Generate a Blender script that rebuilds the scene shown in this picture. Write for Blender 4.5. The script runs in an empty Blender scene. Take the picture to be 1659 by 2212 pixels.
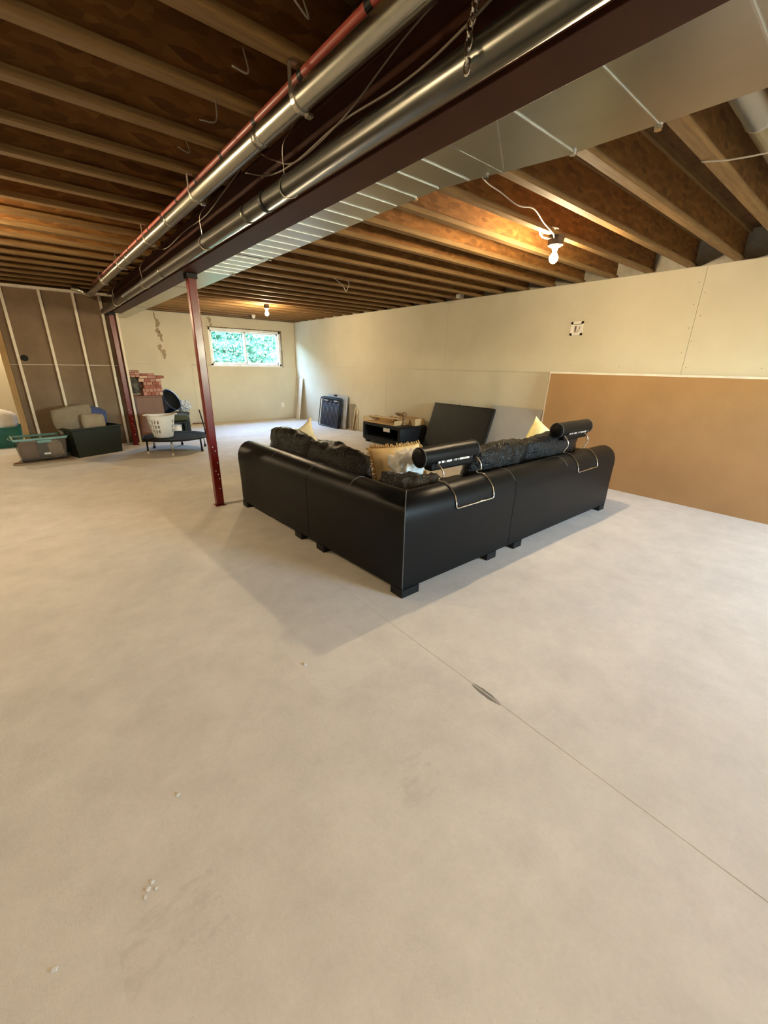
import bpy, math, random
from mathutils import Vector, Matrix, noise

random.seed(7)
S = bpy.context.scene
COL = S.collection
R = math.radians

# ------------------------------------------------------------------ camera
FPX = 867.2
cam_d = bpy.data.cameras.new('camera')
cam_d.sensor_fit = 'VERTICAL'
cam_d.sensor_height = 36.0
cam_d.lens = FPX / 2212.0 * 36.0
cam_d.clip_start = 0.05
cam_d.clip_end = 200
cam = bpy.data.objects.new('camera', cam_d)
COL.objects.link(cam)


def cam_matrix(pitch, yaw, roll):
    fwd = Vector((math.sin(yaw) * math.cos(pitch), math.cos(yaw) * math.cos(pitch), -math.sin(pitch)))
    right = Vector((math.cos(yaw), -math.sin(yaw), 0))
    down = fwd.cross(right)
    c, s = math.cos(roll), math.sin(roll)
    r2 = c * right + s * down
    d2 = -s * right + c * down
    m = Matrix((r2, -d2, -fwd)).transposed().to_4x4()
    m.translation = Vector((0, 0, 1.52))
    return m


cam.matrix_world = cam_matrix(R(20.051), R(39.592), R(-1.08))
S.camera = cam

# ------------------------------------------------------------------ world, exposure
S.view_settings.view_transform = 'Standard'
S.view_settings.look = 'None'
S.view_settings.exposure = 2.0
S.view_settings.gamma = 1.0
S.view_settings.use_curve_mapping = False
W = bpy.data.worlds.new('sky')
S.world = W
W.use_nodes = True
wn = W.node_tree
sky = wn.nodes.new('ShaderNodeTexSky')
sky.sky_type = 'NISHITA'
sky.sun_disc = False
sky.sun_elevation = R(50)
sky.sun_rotation = R(200)
wn.links.new(sky.outputs[0], wn.nodes['Background'].inputs[0])
wn.nodes['Background'].inputs[1].default_value = 7.0

BULB_E = 600.0          # emission strength of the bare bulbs
BULB_FILL = 320.0        # weaker unseen bulbs, added to brighten the near floor
BULB_C = (1.0, 0.77, 0.47)

# dimensions of the room
XR, YF, ZC, ZS = 5.84, 11.2, 2.60, 2.90
XL, YB = -3.5, -4.2


def portal(name, loc, rot, sx, sy):
    d = bpy.data.lights.new(name, 'AREA')
    d.shape = 'RECTANGLE'
    d.size, d.size_y = sx, sy
    d.cycles.is_portal = True
    o = bpy.data.objects.new(name, d)
    o.location = loc
    o.rotation_euler = rot
    COL.objects.link(o)


portal('window_portal', (4.45, YF + 0.2, 1.88), (R(-90), 0, 0), 1.9, 0.9)
portal('rear_window_portal', (4.45, YB - 0.12, 1.8), (R(90), 0, 0), 1.7, 0.9)


# ------------------------------------------------------------------ materials
def lin(c):
    return tuple(((x / 12.92) if x <= 0.04045 else ((x + 0.055) / 1.055) ** 2.4) for x in c)


def nodes(name):
    m = bpy.data.materials.new(name)
    m.use_nodes = True
    nt = m.node_tree
    return m, nt, nt.nodes['Principled BSDF']


def mapping(nt, scale=(1, 1, 1)):
    tc = nt.nodes.new('ShaderNodeTexCoord')
    mp = nt.nodes.new('ShaderNodeMapping')
    mp.inputs['Scale'].default_value = scale
    nt.links.new(tc.outputs['Object'], mp.inputs[0])
    return mp


def mixc(nt, fac, a, b):
    mx = nt.nodes.new('ShaderNodeMix')
    mx.data_type = 'RGBA'
    for sock, v in ((0, fac), (6, a), (7, b)):
        if isinstance(v, bpy.types.NodeSocket):
            nt.links.new(v, mx.inputs[sock])
        elif sock == 0:
            mx.inputs[0].default_value = v
        else:
            mx.inputs[sock].default_value = (*v, 1)
    return mx.outputs[2]


def ramp(nt, src, lo, hi):
    r = nt.nodes.new('ShaderNodeMapRange')
    r.clamp = True
    r.inputs[1].default_value = lo
    r.inputs[2].default_value = hi
    nt.links.new(src, r.inputs[0])
    return r.outputs[0]


def noisef(nt, mp, scale, detail=4, rough=0.6):
    n = nt.nodes.new('ShaderNodeTexNoise')
    n.inputs['Scale'].default_value = scale
    n.inputs['Detail'].default_value = detail
    n.inputs['Roughness'].default_value = rough
    nt.links.new(mp.outputs[0], n.inputs['Vector'])
    return n.outputs[0]


def mathn(nt, op, a, b=None, c=None):
    n = nt.nodes.new('ShaderNodeMath')
    n.operation = op
    for i, v in enumerate((a, b, c)):
        if v is None:
            continue
        if isinstance(v, bpy.types.NodeSocket):
            nt.links.new(v, n.inputs[i])
        else:
            n.inputs[i].default_value = v
    return n.outputs[0]


def mat(name, col, rough=0.6, metal=0.0, col2=None, nscale=6.0, stretch=(1, 1, 1), bump=0.0, bscale=60.0,
        lo=0.35, hi=0.65, spec=0.5, coat=0.0, rough2=None):
    m, nt, p = nodes(name)
    p.inputs['Roughness'].default_value = rough
    p.inputs['Metallic'].default_value = metal
    p.inputs['Specular IOR Level'].default_value = spec
    if coat:
        p.inputs['Coat Weight'].default_value = coat
        p.inputs['Coat Roughness'].default_value = 0.12
    mp = mapping(nt, stretch)
    c1 = col
    c2 = col2 or tuple(min(1, x * 0.82) for x in col)
    f = ramp(nt, noisef(nt, mp, nscale), lo, hi)
    nt.links.new(mixc(nt, f, c1, c2), p.inputs['Base Color'])
    if rough2 is not None:
        mr = nt.nodes.new('ShaderNodeMapRange')
        mr.inputs[3].default_value = rough
        mr.inputs[4].default_value = rough2
        nt.links.new(f, mr.inputs[0])
        nt.links.new(mr.outputs[0], p.inputs['Roughness'])
    if bump:
        b = nt.nodes.new('ShaderNodeBump')
        b.inputs['Strength'].default_value = bump
        b.inputs['Distance'].default_value = 0.01
        nt.links.new(noisef(nt, mp, bscale, 3), b.inputs['Height'])
        nt.links.new(b.outputs[0], p.inputs['Normal'])
    return m


def osb_mat(name, a, b, c, rough=0.75):
    m, nt, p = nodes(name)
    p.inputs['Roughness'].default_value = rough
    p.inputs['Specular IOR Level'].default_value = 0.25
    mp = mapping(nt, (7, 7, 22))
    v = nt.nodes.new('ShaderNodeTexVoronoi')
    v.inputs['Scale'].default_value = 1.7
    v.inputs['Randomness'].default_value = 1.0
    nt.links.new(mp.outputs[0], v.inputs['Vector'])
    sp = nt.nodes.new('ShaderNodeSeparateColor')
    nt.links.new(v.outputs['Color'], sp.inputs[0])
    c1 = mixc(nt, sp.outputs[0], a, b)
    f2 = ramp(nt, sp.outputs[1], 0.7, 0.95)
    c2 = mixc(nt, mathn(nt, 'MULTIPLY', f2, 0.6), c1, c)
    nz = ramp(nt, noisef(nt, mapping(nt, (3, 3, 3)), 2.0, 5), 0.3, 0.75)
    nt.links.new(mixc(nt, mathn(nt, 'MULTIPLY', nz, 0.45), c2, tuple(x * 0.6 for x in b)), p.inputs['Base Color'])
    bp = nt.nodes.new('ShaderNodeBump')
    bp.inputs['Strength'].default_value = 0.25
    bp.inputs['Distance'].default_value = 0.004
    nt.links.new(sp.outputs[0], bp.inputs['Height'])
    nt.links.new(bp.outputs[0], p.inputs['Normal'])
    return m


def emit_mat(name, col, strength):
    m, nt, p = nodes(name)
    p.inputs['Base Color'].default_value = (*col, 1)
    p.inputs['Emission Color'].default_value = (*col, 1)
    p.inputs['Emission Strength'].default_value = strength
    return m


def floor_mat():
    m, nt, p = nodes('concrete')
    p.inputs['Specular IOR Level'].default_value = 0.35
    mp = mapping(nt)
    big = ramp(nt, noisef(nt, mp, 0.9, 5, 0.65), 0.32, 0.7)
    med = ramp(nt, noisef(nt, mp, 4.5, 6, 0.7), 0.35, 0.72)
    fin = ramp(nt, noisef(nt, mp, 60, 4, 0.7), 0.3, 0.7)
    c = mixc(nt, big, (0.81, 0.755, 0.68), (0.67, 0.625, 0.565))
    c = mixc(nt, mathn(nt, 'MULTIPLY', med, 0.42), c, (0.50, 0.46, 0.41))
    c = mixc(nt, mathn(nt, 'MULTIPLY', fin, 0.10), c, (0.36, 0.34, 0.31))
    # pale dusty smears
    sm = ramp(nt, noisef(nt, mapping(nt, (1.0, 2.6, 1)), 2.2, 6, 0.75), 0.56, 0.72)
    c = mixc(nt, mathn(nt, 'MULTIPLY', sm, 0.35), c, (0.80, 0.76, 0.69))
    # small scuffs and drips
    sc = ramp(nt, noisef(nt, mapping(nt, (1, 1.8, 1)), 13, 5, 0.8), 0.66, 0.74)
    c = mixc(nt, mathn(nt, 'MULTIPLY', sc, 0.42), c, (0.30, 0.28, 0.25))
    tc = nt.nodes.new('ShaderNodeTexCoord')
    sx = nt.nodes.new('ShaderNodeSeparateXYZ')
    nt.links.new(tc.outputs['Object'], sx.inputs[0])
    X, Y = sx.outputs[0], sx.outputs[1]
    wob = mathn(nt, 'MULTIPLY', mathn(nt, 'SUBTRACT', noisef(nt, mp, 3.0, 3), 0.5), 0.02)

    def band(v, centre, half):
        return mathn(nt, 'LESS_THAN', mathn(nt, 'ABSOLUTE', mathn(nt, 'SUBTRACT', v, centre)), half)

    def mul(*a):
        r = a[0]
        for q in a[1:]:
            r = mathn(nt, 'MULTIPLY', r, q)
        return r
    # worn rectangle beside the joint (left from an old mat)
    patch = mul(band(mathn(nt, 'ADD', X, wob), 0.96, 0.20), band(Y, 1.60, 0.27))
    c = mixc(nt, mathn(nt, 'MULTIPLY', patch, 0.30), c, (0.79, 0.75, 0.68))
    # dark scuff straddling the joint
    ex_ = mathn(nt, 'POWER', mathn(nt, 'DIVIDE', mathn(nt, 'SUBTRACT', X, 1.398), 0.023), 2.0)
    ey_ = mathn(nt, 'POWER', mathn(nt, 'DIVIDE', mathn(nt, 'SUBTRACT', Y, 0.875), 0.11), 2.0)
    rag = mathn(nt, 'MULTIPLY', noisef(nt, mapping(nt, (30, 9, 1)), 2.0, 4, 0.8), 1.3)
    e2 = ramp(nt, mathn(nt, 'ADD', mathn(nt, 'ADD', ex_, ey_), rag), 1.42, 1.18)
    e2 = mathn(nt, 'MULTIPLY', e2, mathn(nt, 'GREATER_THAN', mathn(nt, 'ABSOLUTE', mathn(nt, 'SUBTRACT', X, 1.4005)), 0.0035))
    c = mixc(nt, mathn(nt, 'MULTIPLY', e2, 0.85), c, (0.12, 0.11, 0.09))
    # smeared old drips near the camera
    d1 = ramp(nt, noisef(nt, mapping(nt, (6, 14, 1)), 1.6, 5, 0.7), 0.5, 0.6)
    d2 = mul(band(X, 0.82, 0.10), band(Y, 0.78, 0.09), d1)
    d3 = mul(band(X, -0.02, 0.13), band(Y, 0.88, 0.09), d1)
    c = mixc(nt, mathn(nt, 'MULTIPLY', mathn(nt, 'MAXIMUM', d2, d3), 0.16), c, (0.30, 0.27, 0.24))
    nt.links.new(c, p.inputs['Base Color'])
    rr = nt.nodes.new('ShaderNodeMapRange')
    rr.inputs[3].default_value = 0.5
    rr.inputs[4].default_value = 0.75
    nt.links.new(med, rr.inputs[0])
    nt.links.new(rr.outputs[0], p.inputs['Roughness'])
    b = nt.nodes.new('ShaderNodeBump')
    b.inputs['Strength'].default_value = 0.12
    b.inputs['Distance'].default_value = 0.01
    nt.links.new(fin, b.inputs['Height'])
    nt.links.new(b.outputs[0], p.inputs['Normal'])
    return m


def leather_mat():
    m, nt, p = nodes('black_leather')
    p.inputs['Base Color'].default_value = (0.006, 0.006, 0.006, 1)
    p.inputs['Roughness'].default_value = 0.35
    p.inputs['Specular IOR Level'].default_value = 0.14
    mp = mapping(nt)
    b1 = nt.nodes.new('ShaderNodeBump')
    b1.inputs['Strength'].default_value = 0.25
    b1.inputs['Distance'].default_value = 0.004
    nt.links.new(noisef(nt, mp, 170, 2), b1.inputs['Height'])
    nt.links.new(b1.outputs[0], p.inputs['Normal'])
    return m


def wrinkle_mat():
    m, nt, p = nodes('creased_leather')
    p.inputs['Base Color'].default_value = (0.005, 0.0048, 0.0045, 1)
    p.inputs['Roughness'].default_value = 0.26
    p.inputs['Specular IOR Level'].default_value = 0.3
    mp = mapping(nt, (9, 9, 5))
    b1 = nt.nodes.new('ShaderNodeBump')
    b1.inputs['Strength'].default_value = 0.6
    b1.inputs['Distance'].default_value = 0.02
    n = nt.nodes.new('ShaderNodeTexNoise')
    n.inputs['Scale'].default_value = 7.0
    n.inputs['Detail'].default_value = 3
    n.inputs['Distortion'].default_value = 1.2
    nt.links.new(mp.outputs[0], n.inputs['Vector'])
    nt.links.new(n.outputs[0], b1.inputs['Height'])
    nt.links.new(b1.outputs[0], p.inputs['Normal'])
    return m


def glass_mat(name, tint=(0.95, 1.0, 0.98), gloss=0.06):
    m = bpy.data.materials.new(name)
    m.use_nodes = True
    nt = m.node_tree
    nt.nodes.remove(nt.nodes['Principled BSDF'])
    t = nt.nodes.new('ShaderNodeBsdfTransparent')
    t.inputs[0].default_value = (*tint, 1)
    g = nt.nodes.new('ShaderNodeBsdfGlossy')
    g.inputs['Roughness'].default_value = 0.03
    mx = nt.nodes.new('ShaderNodeMixShader')
    mx.inputs[0].default_value = gloss
    nt.links.new(t.outputs[0], mx.inputs[1])
    nt.links.new(g.outputs[0], mx.inputs[2])
    nt.links.new(mx.outputs[0], nt.nodes['Material Output'].inputs[0])
    return m


def leaf_mat():
    m, nt, p = nodes('hedge_leaf')
    mp = mapping(nt)
    f = ramp(nt, noisef(nt, mp, 5, 3), 0.35, 0.65)
    nt.links.new(mixc(nt, f, (0.008, 0.062, 0.034), (0.040, 0.135, 0.095)), p.inputs['Base Color'])
    p.inputs['Roughness'].default_value = 0.5
    return m


M = dict(
    floor=floor_mat(),
    drywall=mat('drywall_paper', (0.57, 0.525, 0.405), 0.85, col2=(0.52, 0.475, 0.36), nscale=1.3, spec=0.2, bump=0.05, bscale=180),
    brownpaper=mat('brown_backing_paper', (0.37, 0.215, 0.095), 0.8, col2=(0.33, 0.19, 0.083), nscale=2.2, spec=0.2, bump=0.05, bscale=200),
    brownpaper2=mat('partition_backing_paper', (0.235, 0.165, 0.11), 0.85, col2=(0.19, 0.13, 0.085), nscale=2.2, spec=0.2),
    gypsum=mat('gypsum_edge', (0.78, 0.74, 0.66), 0.9),
    mud=mat('joint_compound', (0.34, 0.27, 0.17), 0.9, col2=(0.26, 0.20, 0.13), nscale=25),
    concretewall=mat('foundation_concrete', (0.42, 0.40, 0.37), 0.9, nscale=3),
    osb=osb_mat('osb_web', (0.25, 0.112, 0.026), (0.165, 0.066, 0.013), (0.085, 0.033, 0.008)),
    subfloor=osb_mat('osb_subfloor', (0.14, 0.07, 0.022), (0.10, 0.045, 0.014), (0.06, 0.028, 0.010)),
    flange=mat('joist_flange_lumber', (0.215, 0.128, 0.048), 0.75, col2=(0.155, 0.086, 0.030), nscale=3, stretch=(1.2, 14, 14), spec=0.25, bump=0.1, bscale=30),
    stud=mat('stud_lumber', (0.80, 0.73, 0.62), 0.75, col2=(0.68, 0.60, 0.49), nscale=3, stretch=(14, 14, 1.5), spec=0.25),
    studdark=mat('end_stud_lumber', (0.40, 0.25, 0.11), 0.75, col2=(0.33, 0.20, 0.085), nscale=3, stretch=(14, 14, 1.5), spec=0.25),
    vapour=mat('vapour_barrier', (0.40, 0.38, 0.31), 0.45, col2=(0.30, 0.27, 0.21), nscale=7, bump=0.3, bscale=14),
    redsteel=mat('red_oxide_paint', (0.15, 0.007, 0.004), 0.22, col2=(0.12, 0.006, 0.003), nscale=4, spec=0.32, rough2=0.28),
    beamsteel=mat('beam_primer', (0.060, 0.019, 0.009), 0.55, col2=(0.047, 0.015, 0.008), nscale=5, spec=0.22),
    galv=mat('galvanised_sheet', (0.47, 0.46, 0.39), 0.30, 1.0, col2=(0.43, 0.42, 0.355), nscale=3),
    galvedge=mat('galvanised_cleat', (0.62, 0.62, 0.58), 0.35, 1.0),
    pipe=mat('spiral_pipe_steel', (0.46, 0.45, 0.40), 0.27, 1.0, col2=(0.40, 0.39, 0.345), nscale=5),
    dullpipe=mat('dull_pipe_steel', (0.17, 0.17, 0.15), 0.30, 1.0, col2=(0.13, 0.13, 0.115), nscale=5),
    strap=mat('hanger_steel', (0.60, 0.56, 0.48), 0.35, 1.0),
    black=mat('black_plastic', (0.007, 0.007, 0.007), 0.5, spec=0.25),
    redpipe=mat('red_plastic_pipe', (0.42, 0.085, 0.06), 0.4, col2=(0.36, 0.07, 0.05)),
    cable=mat('cable_sheath', (0.55, 0.50, 0.42), 0.5),
    cabledark=mat('cable_sheath_dark', (0.20, 0.16, 0.12), 0.5),
    leather=leather_mat(),
    crease=wrinkle_mat(),
    seam=mat('grey_stitching', (0.10, 0.10, 0.095), 0.6),
    chrome=mat('chrome', (0.82, 0.80, 0.75), 0.14, 1.0),
    foil=mat('metal_strip', (0.75, 0.74, 0.70), 0.3, 0.6, col2=(0.04, 0.04, 0.04), nscale=9, stretch=(3, 1, 1), lo=0.5, hi=0.56),
    beige=mat('beige_fabric', (0.66, 0.50, 0.27), 0.9, col2=(0.60, 0.445, 0.235), nscale=12, bump=0.15, bscale=220, spec=0.15),
    cream=mat('pale_yellow_fabric', (0.80, 0.72, 0.36), 0.9, col2=(0.74, 0.66, 0.32), nscale=12, bump=0.1, bscale=220, spec=0.15),
    fringe=mat('gold_fringe', (0.36, 0.20, 0.06), 0.9, col2=(0.45, 0.28, 0.09), nscale=60),
    white=mat('white_fabric', (0.78, 0.76, 0.72), 0.8, bump=0.2, bscale=40),
    paper=mat('white_paper', (0.72, 0.71, 0.67), 0.7),
    tableblk=mat('black_vinyl', (0.006, 0.006, 0.007), 0.45, spec=0.22, bump=0.08, bscale=160),
    panelblk=mat('black_panel', (0.012, 0.012, 0.010), 0.5, col2=(0.017, 0.017, 0.014), nscale=2, spec=0.25),
    card=mat('cardboard', (0.50, 0.33, 0.16), 0.85, col2=(0.46, 0.30, 0.145), nscale=8, spec=0.2),
    cardstain=mat('cardboard_stain', (0.17, 0.085, 0.025), 0.8),
    wood=mat('turned_wood', (0.20, 0.10, 0.035), 0.5, col2=(0.15, 0.07, 0.025), nscale=12, stretch=(1, 6, 1)),
    palewood=mat('pale_wood', (0.60, 0.46, 0.28), 0.7, col2=(0.52, 0.39, 0.22), nscale=4, stretch=(10, 1, 10)),
    greyboard=mat('grey_board', (0.36, 0.345, 0.32), 0.85, col2=(0.32, 0.305, 0.28), nscale=2, spec=0.2),
    whiteboard=mat('white_painted_board', (0.72, 0.68, 0.60), 0.6, col2=(0.66, 0.61, 0.52), nscale=3),
    navymetal=mat('dark_navy_metal', (0.004, 0.006, 0.014), 0.4, col2=(0.007, 0.010, 0.022), nscale=9, spec=0.25),
    navytube=mat('navy_tube', (0.16, 0.19, 0.25), 0.3, 0.2),
    greyplastic=mat('grey_plastic', (0.40, 0.42, 0.46), 0.5),
    aqua=mat('aqua_plastic', (0.16, 0.33, 0.30), 0.4, col2=(0.13, 0.28, 0.25)),
    teal=mat('teal_plastic', (0.006, 0.16, 0.13), 0.4, col2=(0.004, 0.11, 0.10)),
    greenblk=mat('dark_green_plastic', (0.010, 0.015, 0.007), 0.5, col2=(0.008, 0.012, 0.006)),
    canvas=mat('khaki_canvas', (0.25, 0.20, 0.135), 0.9, col2=(0.21, 0.17, 0.11), nscale=9),
    canvas2=mat('tan_canvas', (0.30, 0.235, 0.16), 0.9, col2=(0.26, 0.20, 0.13), nscale=9),
    bluecloth=mat('blue_cloth', (0.045, 0.07, 0.18), 0.85),
    pinkish=mat('dusty_pink_cloth', (0.30, 0.18, 0.15), 0.9),
    greycloth=mat('slate_cloth', (0.10, 0.11, 0.13), 0.9),
    paleblush=mat('blush_cloth', (0.48, 0.36, 0.30), 0.9),
    cabinet=mat('brown_laminate', (0.17, 0.065, 0.022), 0.5, col2=(0.14, 0.052, 0.018), nscale=2.5, stretch=(8, 8, 1)),
    cabinetdark=mat('dark_brown_plinth_shade', (0.07, 0.026, 0.010), 0.5),  # plinth brown, also used for the painted post shadow
    brickred=mat('red_brick_veneer', (0.34, 0.12, 0.085), 0.9, col2=(0.26, 0.085, 0.06), nscale=12, bump=0.4, bscale=60),
    brickpink=mat('pink_brick_veneer', (0.46, 0.24, 0.19), 0.9, col2=(0.38, 0.18, 0.14), nscale=12, bump=0.4, bscale=60),
    brickpale=mat('pale_brick_veneer', (0.60, 0.42, 0.33), 0.9, col2=(0.50, 0.32, 0.25), nscale=12, bump=0.4, bscale=60),
    mortar=mat('brick_mortar', (0.30, 0.14, 0.11), 0.95),
    bagdark=mat('dark_bag', (0.045, 0.04, 0.032), 0.6, col2=(0.12, 0.10, 0.075), nscale=10),
    olive=mat('olive_cloth', (0.05, 0.055, 0.022), 0.8),
    navyplastic=mat('navy_plastic', (0.012, 0.030, 0.085), 0.32),
    hollow=mat('black_lining', (0.004, 0.004, 0.005), 0.8),
    film=mat('clear_plastic_film', (0.62, 0.66, 0.70), 0.22, col2=(0.40, 0.43, 0.46), nscale=30, bump=0.6, bscale=40),
    whiteplastic=mat('white_plastic', (0.74, 0.71, 0.65), 0.4, col2=(0.70, 0.67, 0.61)),
    mesh=mat('trampoline_mat', (0.012, 0.014, 0.010), 0.75, col2=(0.022, 0.025, 0.019), nscale=18, spec=0.15),
    vinyl=mat('white_vinyl', (0.80, 0.80, 0.76), 0.35),
    shim=mat('dark_gap', (0.055, 0.038, 0.022), 0.9, col2=(0.30, 0.22, 0.13), nscale=14),
    glass=glass_mat('window_glass'),
    clear=glass_mat('clear_tote_plastic', (0.80, 0.80, 0.76), 0.10),
    leaf=leaf_mat(),
    leafdark=mat('hedge_depth', (0.010, 0.070, 0.038), 0.7, col2=(0.022, 0.110, 0.065), nscale=9),
    bark=mat('hedge_twig', (0.018, 0.030, 0.016), 0.9),
    soil=mat('soil', (0.22, 0.19, 0.13), 0.95),
    bulb=emit_mat('lit_bulb', BULB_C, BULB_E),
    fillbulb=emit_mat('fill_bulb', BULB_C, BULB_FILL),
    boxmetal=mat('dark_box_metal', (0.055, 0.042, 0.035), 0.4, 0.4),
    porcelain=mat('porcelain', (0.75, 0.72, 0.66), 0.3),
    chalk=mat('plaster_crumb', (0.85, 0.84, 0.80), 0.8),
)


# ------------------------------------------------------------------ mesh helpers
class MB:
    def __init__(self):
        self.v, self.f, self.mi, self.cur = [], [], [], 0

    def use(self, i):
        self.cur = i
        return self

    def face(self, idx):
        self.f.append(tuple(idx))
        self.mi.append(self.cur)

    def box(self, a, b, M4=None):
        x0, y0, z0 = a
        x1, y1, z1 = b
        n = len(self.v)
        pts = [(x0, y0, z0), (x1, y0, z0), (x1, y1, z0), (x0, y1, z0), (x0, y0, z1), (x1, y0, z1), (x1, y1, z1), (x0, y1, z1)]
        if M4 is not None:
            pts = [tuple(M4 @ Vector(p)) for p in pts]
        self.v += pts
        for q in ((0, 3, 2, 1), (4, 5, 6, 7), (0, 1, 5, 4), (1, 2, 6, 5), (2, 3, 7, 6), (3, 0, 4, 7)):
            self.face([n + i for i in q])
        return self

    def rings(self, rings, cap=True, closed=False):
        n0 = len(self.v)
        k = len(rings[0])
        for r in rings:
            self.v += [tuple(p) for p in r]
        m = len(rings)
        for i in range(m if closed else m - 1):
            j = (i + 1) % m
            for a in range(k):
                b = (a + 1) % k
                self.face((n0 + i * k + a, n0 + i * k + b, n0 + j * k + b, n0 + j * k + a))
        if cap and not closed:
            self.face([n0 + a for a in range(k)][::-1])
            self.face([n0 + (m - 1) * k + a for a in range(k)])
        return self

    def tube(self, path, r, seg=8, closed=False, cap=True):
        P = [Vector(p) for p in path]
        rings = []
        prev = None
        m = len(P)
        for i, p in enumerate(P):
            if closed:
                t = P[(i + 1) % m] - P[i - 1]
            else:
                t = P[min(i + 1, m - 1)] - P[max(i - 1, 0)]
            t.normalize()
            if prev is None:
                u = t.orthogonal().normalized()
            else:
                u = (prev - t * prev.dot(t))
                if u.length < 1e-5:
                    u = t.orthogonal()
                u.normalize()
            prev = u
            w = t.cross(u)
            rr = r[i] if isinstance(r, (list, tuple)) else r
            rings.append([p + (u * math.cos(2 * math.pi * a / seg) + w * math.sin(2 * math.pi * a / seg)) * rr for a in range(seg)])
        return self.rings(rings, cap, closed)

    def lathe(self, prof, centre=(0, 0, 0), seg=24, axis='z', cap=False, M4=None):
        rings = []
        for r, h in prof:
            ring = []
            for a in range(seg):
                c, s = math.cos(2 * math.pi * a / seg) * r, math.sin(2 * math.pi * a / seg) * r
                p = {'z': (c, s, h), 'x': (h, c, s), 'y': (s, h, c)}[axis]
                p = Vector(p)
                if M4 is not None:
                    p = M4 @ p
                ring.append(p + Vector(centre))
            rings.append(ring)
        return self.rings(rings, cap)

    def prism(self, poly, z0, z1):
        return self.rings([[(x, y, z0) for x, y in poly], [(x, y, z1) for x, y in poly]])

    def grid(self, nx, ny, fn):
        n0 = len(self.v)
        for j in range(ny + 1):
            for i in range(nx + 1):
                self.v.append(tuple(fn(i / nx, j / ny)))
        for j in range(ny):
            for i in range(nx):
                a = n0 + j * (nx + 1) + i
                self.face((a, a + 1, a + nx + 2, a + nx + 1))
        return self

    def cubegrid(self, n, fn):
        """six n x n faces of the cube [-1,1]^3, welded, each point passed through fn"""
        idx = {}

        def vid(p):
            k = tuple(round(c, 5) for c in p)
            if k not in idx:
                idx[k] = len(self.v)
                self.v.append(tuple(fn(Vector(p))))
            return idx[k]
        for ax in range(3):
            for sg in (-1, 1):
                for i in range(n):
                    for j in range(n):
                        q = []
                        for (di, dj) in ((0, 0), (1, 0), (1, 1), (0, 1)):
                            p = [0, 0, 0]
                            p[ax] = sg
                            p[(ax + 1) % 3] = -1 + 2 * (i + di) / n
                            p[(ax + 2) % 3] = -1 + 2 * (j + dj) / n
                            q.append(vid(p))
                        self.face(q if sg > 0 else q[::-1])
        return self

    def build(self, name, mats, parent=None, smooth=False, bevel=0.0, bseg=2, off=None, subsurf=0):
        me = bpy.data.meshes.new(name)
        vs = self.v
        if off is not None:
            vs = [(x - off[0], y - off[1], z - off[2]) for x, y, z in vs]
        me.from_pydata(vs, [], self.f)
        if not isinstance(mats, (list, tuple)):
            mats = [mats]
        for m in mats:
            me.materials.append(m)
        me.polygons.foreach_set('material_index', self.mi)
        if smooth:
            me.polygons.foreach_set('use_smooth', [True] * len(me.polygons))
        me.update()
        o = bpy.data.objects.new(name, me)
        COL.objects.link(o)
        if parent:
            o.parent = parent
        if bevel:
            b = o.modifiers.new('bevel', 'BEVEL')
            b.width = bevel
            b.segments = bseg
            b.limit_method = 'ANGLE'
        if subsurf:
            s = o.modifiers.new('subsurf', 'SUBSURF')
            s.levels = s.render_levels = subsurf
        if smooth is None:
            pass
        return o


def thing(name, label, cat, loc=(0, 0, 0), rotz=0.0, group=None):
    o = bpy.data.objects.new(name, None)
    o.empty_display_size = 0.1
    COL.objects.link(o)
    o.location = loc
    o.rotation_euler = (0, 0, rotz)
    o['label'] = label
    o['category'] = cat
    if group:
        o['group'] = group
    return o


def tag(o, label, cat, group=None):
    o['label'] = label
    o['category'] = cat
    if group:
        o['group'] = group
    return o


def struct(o):
    o['kind'] = 'structure'
    return o


def clone(o, parent=None, **kw):
    c = o.copy()
    COL.objects.link(c)
    if parent:
        c.parent = parent
    for ch in o.children:
        clone(ch, c)
    return c


def arc(c, r, a0, a1, n, fn):
    return [fn(c[0] + r * math.cos(R(a0 + (a1 - a0) * i / n)), c[1] + r * math.sin(R(a0 + (a1 - a0) * i / n))) for i in range(n + 1)]


def bez(p0, p1, p2, p3, n=10):
    P = [Vector(p) for p in (p0, p1, p2, p3)]
    out = []
    for i in range(n + 1):
        t = i / n
        s = 1 - t
        out.append(P[0] * s ** 3 + P[1] * 3 * s * s * t + P[2] * 3 * s * t * t + P[3] * t ** 3)
    return out


def spline(pts, n=8):
    P = [Vector(p) for p in pts]
    P = [2 * P[0] - P[1]] + P + [2 * P[-1] - P[-2]]
    out = []
    for i in range(1, len(P) - 2):
        for k in range(n):
            t = k / n
            a, b, c, d = P[i - 1], P[i], P[i + 1], P[i + 2]
            out.append(0.5 * ((2 * b) + (c - a) * t + (2 * a - 5 * b + 4 * c - d) * t * t + (3 * b - a - 3 * c + d) * t ** 3))
    out.append(P[-2])
    return out


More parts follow.
